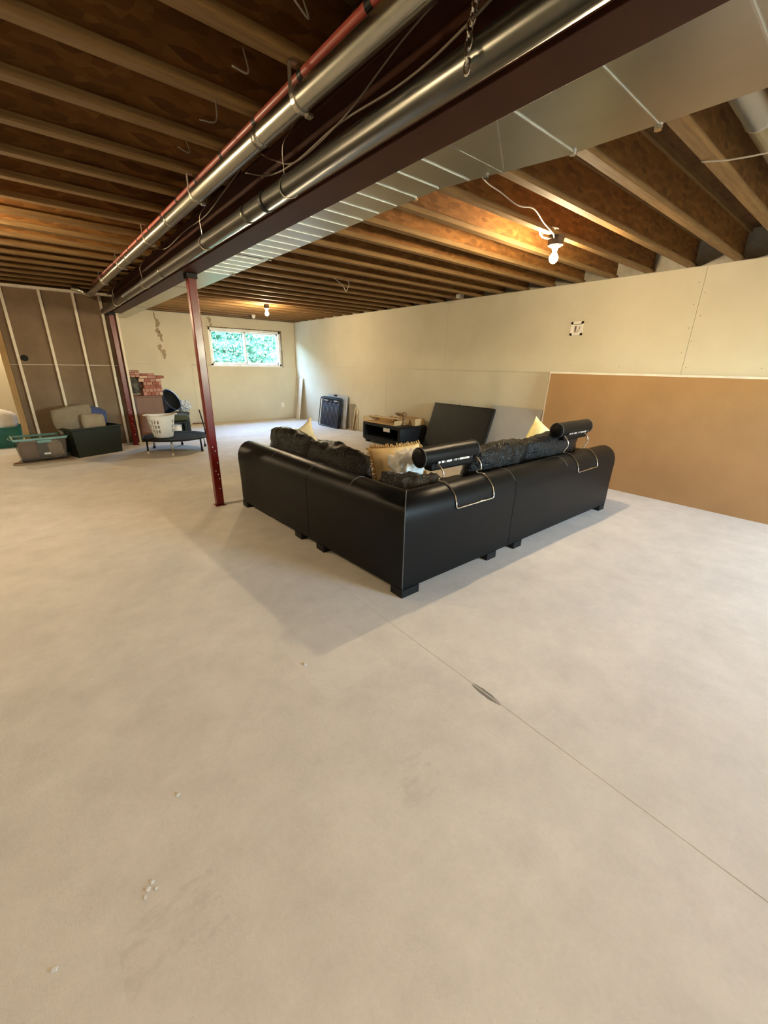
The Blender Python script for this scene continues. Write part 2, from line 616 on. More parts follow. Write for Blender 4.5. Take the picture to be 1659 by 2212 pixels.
def puff(hx, hy, hz, M4, n=12, rnd=0.55, wob=0.0, wscale=5.0, seed=0, pinch=0.35, pleat=0.0):
    """pillow-like block: half sizes, thin edges across hz"""
    def fn(p):
        s = p.normalized() * 1.22
        q = p * (1 - rnd) + s * rnd
        e = max(abs(p.x), abs(p.y))
        q = Vector((q.x * hx, q.y * hy, q.z * hz * (1 - pinch * e ** 3)))
        if wob:
            d = noise.noise_vector(Vector((q.x * wscale + seed * 3.1, q.y * wscale, q.z * wscale)))
            d2 = noise.noise_vector(Vector((q.x * wscale * 2.7 + seed, q.y * wscale * 2.7, q.z * wscale * 2.7 + 9)))
            q = q + d * wob + d2 * wob * 0.5
        if pleat:
            k = max(0.0, abs(p.y) - 0.45) / 0.55
            q.z += pleat * k * math.sin(q.x * 95 + 3 * math.sin(q.x * 17 + seed)) * (1 if q.z > 0 else -1)
            q.y *= 1 + 0.05 * math.cos(q.x * 4 + seed)
        return M4 @ q
    return MB().cubegrid(n, fn)


def T(x, y, z, rx=0, ry=0, rz=0):
    return Matrix.Translation((x, y, z)) @ Matrix.Rotation(R(rz), 4, 'Z') @ Matrix.Rotation(R(ry), 4, 'Y') @ Matrix.Rotation(R(rx), 4, 'X')


# ================================================================== SETTING
# floor as four slabs of one mesh, with recessed control joints between them
g = 0.004
fb = MB()
jx, jy = 1.40, 4.50
for (x0, x1) in ((XL - 0.3, jx - g / 2), (jx + g / 2, XR + 0.3)):
    for (y0, y1) in ((YB - 0.3, jy - g / 2), (jy + g / 2, YF + 0.3)):
        fb.box((x0, y0, -0.12), (x1, y1, 0.0))
fb.box((XL - 0.3, YB - 0.3, -0.15), (XR + 0.3, YF + 0.3, -0.0016))
floor = struct(fb.build('floor', M['floor']))

# walls: backing + drywall sheets as parts
GAP = 0.003


def sheet(parent, a, b, m, name='drywall_sheet'):
    return MB().box(a, b).build(name, m, parent)


wr = struct(MB().box((XR + 0.02, YB - 0.1, 0), (XR + 0.12, YF + 0.2, 2.595)).build('wall_right', M['concretewall']))
zh = 1.46
for ys, z0, z1 in (((YB, -2.0, 1.655, 5.39, 9.1, YF + 0.02), zh + GAP, 2.595), ((YB, -0.4, 3.3, 7.05, YF + 0.02), 0.0, zh)):
    for a, b in zip(ys[:-1], ys[1:]):
        sheet(wr, (XR, a + GAP / 2, z0), (XR + 0.02, b - GAP / 2, z1), M['drywall'])
# screw dimples along the open seam by the plate
sd = MB()
for (y, z) in ((1.70, 2.44), (1.62, 2.33), (1.70, 2.22), (1.61, 2.1), (1.69, 1.98), (1.63, 1.84), (1.70, 1.72), (1.62, 1.56),
               (2.35, 1.56), (3.0, 1.56), (0.95, 1.56)):
    sd.lathe([(0.001, 0.0), (0.006, 0.0), (0.004, 0.001), (0.001, 0.001)], (XR, y, z), 8, 'x', M4=Matrix.Rotation(math.pi, 4, 'Z'))
sdo = sd.build('screw_dimples', M['mud'], wr)
sdo['kind'] = 'stuff'

WX0, WX1, WZ0, WZ1 = 3.49, 5.42, 1.44, 2.335
wfb = MB()
y0, y1 = YF + 0.02, YF + 0.22
wfb.box((XL - 0.1, y0, 0), (WX0 - 0.02, y1, 2.595)).box((WX1 + 0.02, y0, 0), (XR + 0.12, y1, 2.595))
wfb.box((WX0 - 0.02, y0, 0), (WX1 + 0.02, y1, WZ0 - 0.02)).box((WX0 - 0.02, y0, WZ1 + 0.02), (WX1 + 0.02, y1, 2.595))
wf = struct(wfb.build('wall_far', M['concretewall']))
for (xa, xb, za, zb) in ((XL, -1.3, zh, 2.595), (-1.3, 2.35, zh, 2.595), (2.35, WX0, zh, 2.595), (WX0, XR, WZ1 + 0.012, 2.595),
                         (WX1 + 0.025, XR, WZ0, WZ1 + 0.012), (XL, -0.2, 0.012, zh), (-0.2, 3.0, 0.012, zh), (3.0, XR, 0.012, WZ0)):
    sheet(wf, (xa + GAP / 2, YF, za + GAP), (xb - GAP / 2, YF + 0.02, zb), M['drywall'])


def blob(parent, cx, cz, w, hgt, seed, name='plaster_patch'):
    rnd = random.Random(seed)
    n = 26
    pts = []
    for i in range(n):
        a = 2 * math.pi * i / n
        k = 0.55 + 0.6 * rnd.random()
        pts.append((cx + math.cos(a) * w * k + 0.35 * w * math.sin(a * 2 + seed), cz + math.sin(a) * hgt * (0.8 + 0.3 * rnd.random())))
    mb = MB()
    mb.rings([[(x, YF + 0.001, z) for x, z in pts], [(x, YF - 0.003, z) for x, z in pts]])
    return mb.build(name, M['mud'], parent)


for (cx, cz, w, hh, s) in ((2.335, 2.50, 0.015, 0.09, 1), (2.37, 2.36, 0.05, 0.10, 2), (2.36, 2.20, 0.045, 0.07, 3), (2.39, 2.11, 0.06, 0.06, 9), (2.42, 2.02, 0.03, 0.07, 4),
                           (2.36, 1.82, 0.05, 0.08, 5), (2.42, 1.66, 0.045, 0.13, 6), (3.55, 2.50, 0.045, 0.07, 7), (3.57, 2.40, 0.035, 0.05, 8)):
    blob(wf, cx, cz, w, hh, s)

wl = struct(MB().box((XL - 0.1, YB - 0.1, 0), (XL, YF + 0.1, 2.595)).build('wall_left', M['drywall']))
# rear wall (behind the camera) with the walk-out opening that lets daylight in
RX0, RX1, RZ0, RZ1 = 3.6, 5.3, 1.35, 2.25
rb = MB()
rb.box((XL - 0.1, YB - 0.1, 0), (RX0, YB, 2.595)).box((RX1, YB - 0.1, 0), (XR + 0.12, YB, 2.595))
rb.box((RX0, YB - 0.1, 0), (RX1, YB, RZ0)).box((RX0, YB - 0.1, RZ1), (RX1, YB, 2.595))
wb = struct(rb.build('wall_back', M['drywall']))
w2 = MB()
for a, b in (((RX0, YB - 0.09, RZ0), (RX0 + 0.06, YB - 0.03, RZ1)), ((RX1 - 0.06, YB - 0.09, RZ0), (RX1, YB - 0.03, RZ1)),
             ((RX0, YB - 0.09, RZ0), (RX1, YB - 0.03, RZ0 + 0.06)), ((RX0, YB - 0.09, RZ1 - 0.06), (RX1, YB - 0.03, RZ1)),
             ((4.42, YB - 0.09, RZ0), (4.48, YB - 0.03, RZ1))):
    w2.box(a, b)
win2 = struct(w2.build('window_2', M['vinyl']))
MB().box((RX0 + 0.06, YB - 0.065, RZ0 + 0.06), (4.42, YB - 0.06, RZ1 - 0.06)).build('pane', M['glass'], win2)
MB().box((4.48, YB - 0.065, RZ0 + 0.06), (RX1 - 0.06, YB - 0.06, RZ1 - 0.06)).build('pane', M['glass'], win2)

# ceiling: subfloor panels + I-joists
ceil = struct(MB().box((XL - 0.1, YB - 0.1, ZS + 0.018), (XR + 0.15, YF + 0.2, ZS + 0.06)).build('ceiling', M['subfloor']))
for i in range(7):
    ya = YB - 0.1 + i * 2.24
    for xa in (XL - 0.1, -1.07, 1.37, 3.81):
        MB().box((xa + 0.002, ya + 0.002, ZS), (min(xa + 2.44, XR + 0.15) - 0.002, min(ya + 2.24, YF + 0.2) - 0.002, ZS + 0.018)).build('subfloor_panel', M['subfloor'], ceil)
FW, FH = 0.062, 0.038


def joist_meshes(x0, x1):
    fl = MB()
    fl.box((x0, -FW / 2, ZC), (x1, FW / 2, ZC + FH)).box((x0, -FW / 2, ZS - FH), (x1, FW / 2, ZS))
    j = fl.build('joist', M['flange'], ceil)
    w = MB().box((x0, -0.006, ZC + FH), (x1, 0.006, ZS - FH)).build('web', M['osb'], j)
    return j


joist_r = [1.406 + 0.4165 * k for k in range(-13, 24)]
joist_l = [2.234 + 0.433 * k for k in range(-14, 21)]
jr = joist_meshes(1.29, XR + 0.10)
jl = joist_meshes(XL - 0.05, 1.27)
for base, ys in ((jr, joist_r), (jl, joist_l)):
    for i, y in enumerate(ys):
        j = base if i == 0 else clone(base, ceil)
        j.location = (0, y, 0)
# rim boards that close the joist bays
rm = struct(MB().box((XR + 0.10, YB, 2.596), (XR + 0.15, YF + 0.2, ZS)).box((XR + 0.0, YB, 2.596), (XR + 0.10, YF + 0.2, 2.60)).build('trim_1', M['vapour']))
rm2 = struct(MB().box((XL - 0.1, YF + 0.10, 2.596), (XR + 0.10, YF + 0.2, ZS)).box((XL - 0.1, YB - 0.1, 2.596), (XR + 0.1, YB - 0.02, ZS)).box((XL - 0.1, YB, 2.596), (XL - 0.06, YF, ZS)).build('trim_2', M['vapour']))

# the far window, its two panes and the ragged gap round it
wm = MB()
fy0, fy1 = YF + 0.03, YF + 0.12
fr = 0.055
wm.box((WX0, fy0, WZ0), (WX1, fy1, WZ0 + fr)).box((WX0, fy0, WZ1 - fr), (WX1, fy1, WZ1))
wm.box((WX0, fy0, WZ0), (WX0 + fr, fy1, WZ1)).box((WX1 - fr, fy0, WZ0), (WX1, fy1, WZ1))
wm.box((WX0 - 0.02, YF - 0.005, WZ0 - 0.02), (WX1 + 0.005, fy0, WZ0 + 0.006))
win = struct(wm.build('window_1', M['vinyl'], bevel=0.004))
for k, (a, b, yy) in enumerate(((WX0 + fr, 4.45, YF + 0.06), (4.40, WX1 - fr, YF + 0.09))):
    s = MB()
    t = 0.035
    s.box((a, yy, WZ0 + fr), (b, yy + 0.025, WZ0 + fr + t)).box((a, yy, WZ1 - fr - t), (b, yy + 0.025, WZ1 - fr))
    s.box((a, yy, WZ0 + fr), (a + t, yy + 0.025, WZ1 - fr)).box((b - t, yy, WZ0 + fr), (b, yy + 0.025, WZ1 - fr))
    so = s.build('sash', M['vinyl'], win)
    MB().box((a + t, yy + 0.010, WZ0 + fr + t), (b - t, yy + 0.014, WZ1 - fr - t)).build('pane', M['glass'], so)
MB().box((WX0 - 0.02, YF - 0.004, WZ1), (WX1 + 0.03, YF + 0.03, WZ1 + 0.022)).build('shim', M['shim'], win)
MB().box((WX1 + 0.002, YF - 0.004, WZ0 - 0.03), (WX1 + 0.028, YF + 0.03, WZ1)).build('shim', M['shim'], win)

# ================================================================== PARTITION (open studs, brown paper behind)
PY = 9.03
pw = MB()
pw.box((-0.385, PY, 2.555), (1.31, PY + 0.09, 2.595)).box((-0.385, PY, 0), (1.31, PY + 0.09, 0.035))
part = struct(pw.build('wall_partition', M['stud']))
for x, m in ((-0.345, M['studdark']), (-0.183, M['stud']), (0.277, M['stud']), (0.712, M['stud']), (1.085, M['stud']), (1.292, M['stud'])):
    w = 0.04 if x < -0.3 else 0.018
    MB().box((x - w, PY, 0.035), (x + w, PY + 0.09, 2.555)).build('stud', m, part)
for (xa, xb) in ((-0.385, 1.31),):
    for (za, zb) in ((0.0, 1.43), (1.434, 2.595)):
        MB().box((xa, PY + 0.09, za), (xb, PY + 0.103, zb)).build('drywall_sheet', M['brownpaper2'], part)
MB().box((-0.30, PY + 0.0885, 1.428), (1.28, PY + 0.0902, 1.436)).build('seam_edge', M['gypsum'], part)
MB().lathe([(0.001, 0.0), (0.05, 0.0), (0.04, -0.03), (0.001, -0.035)], (-0.11, PY + 0.09, 1.53), 12, 'y', cap=True).build('knot_hole', M['hollow'], part)

# ================================================================== STEEL BEAM, POSTS
beam = thing('steel_beam', 'dark red steel I-beam running under the joists beside the ducts', 'beam', (1.287, 2.4, 2.30))
bo = (1.287, 2.4, 2.30)
MB().box((1.202, YB, 2.30), (1.372, 9.1, 2.318)).build('bottom_flange', M['beamsteel'], beam, off=bo, bevel=0.003)
MB().box((1.202, YB, 2.582), (1.372, 9.1, 2.60)).build('top_flange', M['beamsteel'], beam, off=bo, bevel=0.003)
MB().box((1.281, YB, 2.318), (1.293, 9.1, 2.582)).build('web', M['beamsteel'], beam, off=bo)


def post(x, y, label):
    t = thing('support_post', label, 'post', (x, y, 0), 0, 'red steel posts under the beam')
    MB().box((-0.04, -0.04, 0.008), (0.04, 0.04, 2.27)).build('column', M['redsteel'], t, bevel=0.008, bseg=3)
    MB().box((-0.055, -0.055, 0), (0.055, 0.055, 0.008)).build('base_plate', M['redsteel'], t)
    MB().box((-0.05, -0.05, 2.255), (0.05, 0.05, 2.30)).build('saddle', M['black'], t, bevel=0.004)
    sb = None
    for (dx, z) in ((0.012, 0.62), (-0.012, 0.665), (0.02, 0.49), (-0.008, 0.40), (0.012, 0.36), (0.02, 0.31), (0.012, 0.2)):
        o = MB().lathe([(0.0005, -0.003), (0.006, -0.003), (0.0065, 0.0), (0.0005, 0.0)], (0, 0, 0), 8, 'y').build('screw', M['porcelain'], t)
        o.location = (dx, -0.04, z)
    return t


post(1.306, 4.51, 'red square steel post standing nearest the black sofa')
post(1.20, 9.0, 'red square steel post at the end of the open stud partition')

# ================================================================== RECTANGULAR DUCT
dk = thing('rectangular_duct', 'galvanised rectangular duct with ribbed underside along the steel beam', 'duct', (1.6, 3.0, 2.40))
do = (1.6, 3.0, 2.40)
XD = 1.388
secs = [((XD, -2.2), (2.06, -2.2), (2.06, 0.50), (XD, 0.50)),
        ((XD, 0.502), (2.055, 0.502), (2.0, 1.165), (XD, 1.165)),
        ((XD, 1.167), (2.0, 1.167), (1.92, 1.50), (XD, 1.46)),
        ((XD, 1.462), (1.92, 1.502), (1.845, 1.80), (XD, 1.80)),
        ((XD, 1.802), (1.845, 1.802), (1.84, 3.92), (XD, 3.92)),
        ((XD, 3.922), (1.835, 3.922), (1.83, 6.03), (XD, 6.03)),
        ((XD, 6.032), (1.79, 6.032), (1.77, 8.70), (XD, 8.70)),
        ((XD, 8.702), (1.765, 8.702), (1.76, 11.15), (XD, 11.15))]
for i, s in enumerate(secs):
    MB().prism(s, 2.40 if i != 2 else 2.397, 2.592).build('duct_section', M['galv'], dk, off=do)


def cleat(xa, ya, xb, yb, w=0.008, m='galvedge', name='cleat', h=0.006):
    d = Vector((xb - xa, yb - ya, 0)).normalized()
    n = Vector((-d.y, d.x, 0)) * w / 2
    p = [(xa + n.x, ya + n.y), (xb + n.x, yb + n.y), (xb - n.x, yb - n.y), (xa - n.x, ya - n.y)]
    return MB().prism(p, 2.40 - h, 2.401).build(name, M[m], dk, off=do)


cleat(XD, 0.501, 2.055, 0.501, 0.006, h=0.004)
cleat(XD, 0.85, 2.02, 0.85, 0.005, h=0.003)
cleat(XD, 1.166, 2.0, 1.166, 0.007, h=0.004)
cleat(1.45, 1.18, 1.90, 1.46, 0.006)
y = 1.48
k = 0
while y < 4.85:
    xr = 1.925 if y < 1.5 else (1.88 if y < 1.7 else 1.838)
    cleat(XD + 0.004, y, xr - 0.006, y, 0.005, name='rib', h=0.004)
    y += 0.168
for yy in (3.921, 6.031, 8.701):
    cleat(XD, yy, 1.78, yy, 0.014, m='shim', name='joint', h=0.002)
for (xx, yy) in ((1.99, 1.17), (2.045, 0.86), (1.90, 1.56), (1.838, 2.0), (1.836, 3.9), (1.83, 4.8)):
    MB().lathe([(0.001, -0.02), (0.014, -0.02), (0.016, 0.0), (0.001, 0.0)], (xx, yy, 2.41), 8).build('screw_head', M['chrome'], dk, off=do)

br = thing('branch_duct', 'short round galvanised branch pipe in the joist bay at upper right', 'duct', (2.7, 0.79, 2.72))
MB().lathe([(0.075, -0.66), (0.075, 0.30), (0.079, 0.30), (0.079, 0.33), (0.075, 0.33), (0.075, 3.1)], (0, 0, 0), 28, 'x', cap=True).build('pipe', M['galv'], br, smooth=True)

# ================================================================== ROUND PIPES
def pipe_axis(pts, r, seg=24):
    return MB().tube(pts, r, seg)


def ring(c, r0, r1, w, axis='y', seg=24):
    mb = MB()
    mb.lathe([(r0, -w / 2), (r1, -w / 2), (r1, w / 2), (r0, w / 2), (r0, -w / 2)], c, seg, axis)
    return mb


def d1x(y):
    return 1.066 - 0.0225 * y + 0.0004 * y * y if y > 0 else 1.066


p1 = thing('round_duct', 'upper round galvanised pipe hung by metal straps beside the red pipe', 'duct', (1.05, 3, 2.50))
o1 = (1.05, 3, 2.50)
path = [(d1x(y), y, 2.50) for y in (-3.0, -1, 0, 1, 2, 3, 4, 5, 6, 7, 8, 8.45)]
MB().tube(path, 0.041, 28).build('pipe', M['pipe'], p1, smooth=True, off=o1)
ex = d1x(8.45)
MB().tube(bez((ex, 8.43, 2.50), (ex, 8.55, 2.50), (ex - 0.03, 8.6, 2.51), (ex - 0.10, 8.60, 2.54), 8) + [(ex - 0.22, 8.60, 2.585)], 0.042, 20).build('elbow', M['galv'], p1, smooth=True, off=o1)
for yy in (-0.6, 0.5, 2.17, 3.74, 5.3, 6.9):
    ring((d1x(yy), yy, 2.50), 0.040, 0.0435, 0.05).build('coupling', M['pipe'], p1, off=o1, smooth=True)
for yy in (0.53, 1.80, 3.10, 4.40, 5.70, 7.0):
    mb = MB()
    x = d1x(yy)
    mb.lathe([(0.0415, -0.012), (0.046, -0.012), (0.046, 0.012), (0.0415, 0.012), (0.0415, -0.012)], (x, yy, 2.50), 20, 'y')
    mb.box((x - 0.049, yy - 0.012, 2.50), (x - 0.046, yy + 0.012, 2.60))
    mb.box((x - 0.049, yy - 0.012, 2.597), (x - 0.016, yy + 0.012, 2.60))
    mb.box((x + 0.02, yy - 0.015, 2.452), (x + 0.045, yy + 0.015, 2.462))
    mb.build('hanger_strap', M['strap'], p1, off=o1)

p2 = thing('round_duct', 'lower round galvanised pipe hung by chain along the beam edge, open at its far end', 'duct', (1.09, 3, 2.30))
o2 = (1.09, 3, 2.30)
X2, Z2 = 1.088, 2.297
n = 24
outer = [(0.043, -3.0), (0.043, 8.92), (0.039, 8.92), (0.039, 8.5), (0.001, 8.5)]
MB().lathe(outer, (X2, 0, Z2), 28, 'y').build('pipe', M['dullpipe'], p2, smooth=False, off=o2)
for pl in p2.children[0].data.polygons:
    pl.use_smooth = True
for yy in (0.2, 2.55, 4.6, 6.6):
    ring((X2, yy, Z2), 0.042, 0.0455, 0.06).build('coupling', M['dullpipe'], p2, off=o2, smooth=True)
ring((X2, 2.30, Z2), 0.042, 0.047, 0.03).build('clamp', M['black'], p2, off=o2)
for yy in (2.06, 3.30, 5.39, 7.4):
    mb = MB()
    mb.tube([(X2 + 0.046 * math.cos(a), yy + 0.012 * math.sin(a * 2), Z2 + 0.046 * math.sin(a)) for a in [2 * math.pi * i / 20 for i in range(20)]], 0.0028, 6, closed=True)
    mb.tube(spline([(X2 - 0.02, yy, Z2 + 0.045), (X2 - 0.03, yy - 0.02, Z2 + 0.14), (X2 + 0.02, yy - 0.03, Z2 + 0.22), (X2 + 0.03, yy - 0.03, 2.60)], 4), 0.002, 6)
    mb.build('wire_hanger', M['strap'], p2, off=o2)
cmb = MB()
for i in range(14):
    z = 2.262 + i * 0.025
    a = 0 if i % 2 else math.pi / 2
    cx = X2 - 0.047 if z < 2.33 else X2 - 0.047 + (z - 2.33) * 0.25
    cmb.tube([(cx + math.cos(q) * 0.010 * math.cos(a), 0.95 + math.cos(q) * 0.010 * math.sin(a), z + math.sin(q) * 0.017) for q in [2 * math.pi * j / 12 for j in range(12)]], 0.0032, 6, closed=True)
cmb.build('chain', M['chrome'], p2, off=o2)

rp = thing('red_pipe', 'thin red plastic pipe clipped under the joists beside the upper round pipe', 'pipe', (1.03, 3, 2.58))


def rpx(y):
    return 1.056 - 0.012 * y - 0.0012 * max(0, y - 1) ** 2


orp = (1.03, 3, 2.58)
MB().tube([(rpx(y), y, 2.577) for y in (-3, -1, 0, 1, 2, 3, 4, 5, 6, 7, 8)], 0.0165, 14).build('pipe', M['redpipe'], rp, smooth=True, off=orp)
for yy in joist_l:
    if -1 < yy < 8:
        ring((rpx(yy), yy + 0.0, 2.577), 0.016, 0.0185, 0.03, seg=14).build('clip', M['black'], rp, off=orp)

# cables between and beside the pipes
def cable(pts, r, label, m='cable', name='electrical_cable', n=8):
    c = Vector(pts[0])
    o = MB().tube(spline(pts, n), r, 6).build(name, M[m], None, smooth=True, off=c)
    o.location = c
    return tag(o, label, 'cable')


cable([(1.19, 0.6, 2.57), (1.18, 1.08, 2.46), (1.185, 1.38, 2.44), (1.17, 1.75, 2.45), (1.18, 2.15, 2.44), (1.185, 2.45, 2.47), (1.18, 2.75, 2.56)], 0.0045, 'grey cable sagging between the two round pipes at the top of the picture', 'cabledark')
cable([(1.16, 0.9, 2.58), (1.15, 1.3, 2.53), (1.16, 1.7, 2.45), (1.13, 2.05, 2.40), (1.14, 2.3, 2.48), (1.17, 2.5, 2.57)], 0.0035, 'thin cable crossing behind the lower round pipe near its middle', 'cabledark')
cable([(1.12, 2.4, 2.58), (1.09, 2.9, 2.48), (1.10, 3.3, 2.45), (1.11, 3.8, 2.47), (1.09, 4.3, 2.44), (1.12, 4.7, 2.50), (1.16, 5.0, 2.56)], 0.0035, 'thin cable drooping in the dark gap between the pipes beyond the chain', 'cabledark')
for i, (a, b) in enumerate((((0.826, 1.858, 2.6), (0.63, 1.50, 2.34)), ((0.851, 2.24, 2.6), (0.765, 2.22, 2.50)), ((0.845, 2.69, 2.6), (0.761, 2.56, 2.51)), ((0.892, 1.526, 2.6), (0.788, 1.40, 2.50)))):
    mid = ((a[0] + b[0]) / 2 + 0.03, (a[1] + b[1]) / 2, (a[2] + b[2]) / 2 - 0.03)
    cable([a, mid, b], 0.003, ['long wire end dangling from the dark joists at upper left', 'short wire end with a bent tip hanging from the dark joists at left',
                              'shortest wire end hanging below the dark joists at left', 'wire end hanging at the very top edge beside the pipes'][i], 'cabledark', 'wire_end')
cable([(2.35, 2.0, 2.80), (2.55, 2.13, 2.71), (2.80, 2.15, 2.68), (2.98, 2.13, 2.64), (3.14, 2.10, 2.645), (3.4, 2.17, 2.625), (3.60, 2.195, 2.59), (3.68, 2.225, 2.575)], 0.005, 'white cable sagging from the duct towards the ceiling bulb over the sofa')
cable([(3.30, 5.13, 2.6), (3.34, 4.98, 2.50), (3.34, 4.90, 2.42), (3.42, 4.95, 2.52), (3.52, 5.13, 2.60)], 0.005, 'white cable loop hanging in a V below the joists over the sofa')
cable([(3.05, 1.02, 2.597), (3.10, 0.9, 2.585), (3.15, 0.75, 2.585), (3.2, 0.57, 2.597)], 0.004, 'pale wire stretched between two joists at the right edge')

# ================================================================== LIGHT FITTINGS
def fitting(x, y, zb, label, group=None, coil=False, bm='bulb'):
    t = thing('ceiling_bulb', label, 'light', (x, y, zb))
    top = ZC - zb
    bk_ = 1.35 if coil else 1.0
    MB().lathe([(0.001, top - 0.07), (0.05 * bk_, top - 0.07), (0.052 * bk_, top), (0.001, top)], (0, 0, 0), 8).build('junction_box', M['boxmetal'], t, bevel=0.003)
    MB().lathe([(0.001, 0.038), (0.018, 0.038), (0.02, 0.055), (0.03, top - 0.080), (0.046, top - 0.078), (0.046, top - 0.070), (0.001, top - 0.070)], (0, 0, 0), 20).build('socket', M['porcelain'], t, smooth=True)
    MB().lathe([(0.001, -0.045), (0.014, -0.042), (0.028, -0.031), (0.036, -0.012), (0.036, 0.002), (0.028, 0.020), (0.017, 0.034), (0.014, 0.045), (0.001, 0.045)], (0, 0, 0), 20).build('bulb', M[bm], t, smooth=True)
    if coil:
        mb = MB()
        for k in range(3):
            mb.tube(spline([(-0.05, 0.02 * k, top - 0.02), (-0.12, 0.03 + 0.03 * k, top - 0.03 + 0.02 * k), (-0.16, 0.05, top - 0.01 + 0.03 * k), (-0.10, -0.03 * k, top + 0.03), (-0.02, 0.0, top + 0.04)], 6), 0.005, 6)
        mb.tube(spline([(0.05, 0, top - 0.02), (0.10, -0.01, top - 0.05), (0.11, 0.01, top - 0.01), (0.08, 0.03, top + 0.03), (0.03, 0.03, top + 0.05)], 6), 0.005, 6)
        mb.build('wire_coil', M['cable'], t, smooth=True)
    return t


fitting(3.74, 2.239, 2.44, 'lit bare bulb under a dark box with white wires above the sofa', coil=True)
fitting(3.74, 8.25, 2.44, 'lit bare bulb on the far joists near the window')
fitting(-0.65, 4.62, 2.46, 'lit bare bulb on the left joists, just outside the left edge')
fitting(-1.1, 10.2, 2.46, 'lit bare bulb behind the stud partition on the left')
fitting(-0.9, -0.70, 2.46, 'unseen fill bulb added on the joists left of the camera', bm='fillbulb')  # this and the next two are added out of view as fill light
fitting(2.5, -1.10, 2.46, 'unseen fill bulb added on the joists right of the camera', bm='fillbulb')
fitting(0.4, -2.6, 2.46, 'unseen fill bulb added on the joists well behind the camera', bm='fillbulb')

sdm = thing('smoke_detector', 'small white fitting on the last joists above the window', 'detector', (4.28, 10.2, 2.555))
MB().lathe([(0.001, -0.03), (0.025, -0.026), (0.04, 0.0), (0.045, 0.045), (0.001, 0.045)], (0, 0, 0), 18).build('body', M['porcelain'], sdm, smooth=True)
MB().lathe([(0.001, 0.0), (0.014, 0.0), (0.014, 0.012), (0.001, 0.012)], (0, 0, -0.042), 10).build('knob', M['porcelain'], sdm)
jb = thing('metal_box', 'small metal junction box on a joist above the long right wall', 'box', (5.45, 4.80, 2.60))
MB().box((-0.05, -0.04, -0.055), (0.05, 0.04, 0.0)).build('body', M['galvedge'], jb, bevel=0.004)
MB().lathe([(0.001, -0.057), (0.015, -0.057), (0.015, -0.054), (0.001, -0.054)], (0, 0, 0), 10).build('knockout', M['shim'], jb)

# wall devices
pl = thing('wall_plate', 'white square plate with cut opening high on the long right wall', 'wall plate', (XR, 3.0, 2.04))
k = 0.085
MB().box((-0.008, -k, -k), (0, -k + 0.028, k)).box((-0.008, k - 0.028, -k), (0, k, k)).box((-0.008, -k, -k), (0, k, -k + 0.028)).box((-0.008, -k, k - 0.028), (0, k, k)).build('frame', M['whiteplastic'], pl)
MB().box((-0.003, -k + 0.02, -k + 0.02), (0, k - 0.02, k - 0.02)).build('back_panel', M['whiteplastic'], pl)
MB().box((-0.006, 0.005, -0.04), (0.0, 0.028, 0.035)).build('slot', M['shim'], pl)
MB().box((-0.0095, -k + 0.02, k - 0.034), (0.0, k - 0.02, k - 0.028)).build('gap', M['shim'], pl)
MB().tube(spline([(-0.006, 0.03, -0.045), (-0.012, -0.015, -0.04), (-0.012, -0.04, -0.01), (-0.006, -0.042, 0.03)], 6), 0.003, 6).build('wire', M['cabledark'], pl)
ol = thing('outlet_plate', 'white outlet plate low on the far wall under the window', 'wall plate', (5.36, YF, 0.39))
MB().box((-0.045, -0.008, -0.065), (0.045, 0, 0.065)).build('plate', M['whiteplastic'], ol, bevel=0.003)
MB().box((-0.018, -0.010, 0.008), (0.018, -0.004, 0.042)).build('socket', M['porcelain'], ol)
MB().box((-0.018, -0.010, -0.042), (0.018, -0.004, -0.008)).build('socket', M['porcelain'], ol)

# ================================================================== SOFA
SX, SY = 1.644, 1.776
sofa = thing('corner_sofa', 'large black leather corner sofa seen from behind in mid floor', 'sofa', (SX, SY, 0))
dl = Vector((-0.133, 2.544, 0)).normalized()      # along the left wing
nl = Vector((dl.y, -dl.x, 0))                     # inward normal of the left wing
PROF = [(0.004, 0.06), (0.0, 0.12), (0.0, 0.30), (-0.004, 0.46), (-0.008, 0.545), (-0.004, 0.60), (0.012, 0.645), (0.04, 0.683), (0.08, 0.710), (0.125, 0.722),
        (0.17, 0.716), (0.21, 0.695), (0.24, 0.655), (0.258, 0.60), (0.262, 0.45), (0.262, 0.06)]


def LP(t, u, z):
    p = dl * t + nl * u
    return (p.x, p.y, z)


def CP(u, z):
    return ((u - nl.y * u) / nl.x, u, z)


def RPp(x, u, z):
    return (x, u, z)


LEN_L, LEN_R = 2.55, 3.14
S1, S2 = 1.18, 1.235
sg = 0.003


def ends(f, t0, t1, n=8, infl=0.006):
    """rings along a module with slightly softened ends"""
    return [[f(t0 + (t1 - t0) * i / n, u, z) for u, z in PROF] for i in range(n + 1)]


MB().rings(ends(LP, LEN_L, S1 + sg)).build('left_back_module', M['leather'], sofa, smooth=True)
rings = [[LP(S1 - sg - (S1 - sg - 0.35) * i / 4, u, z) for u, z in PROF] for i in range(5)]
rings += [[CP(u, z) for u, z in PROF]]
rings += [[RPp(0.35 + (S2 - sg - 0.35) * i / 4, u, z) for u, z in PROF] for i in range(5)]
cm = MB().rings(rings).build('corner_back_module', M['leather'], sofa, smooth=True)
MB().rings(ends(RPp, S2 + sg, LEN_R)).build('right_back_module', M['leather'], sofa, smooth=True)
for o in sofa.children:
    em = o.modifiers.new('edges', 'EDGE_SPLIT')
    em.split_angle = R(50)
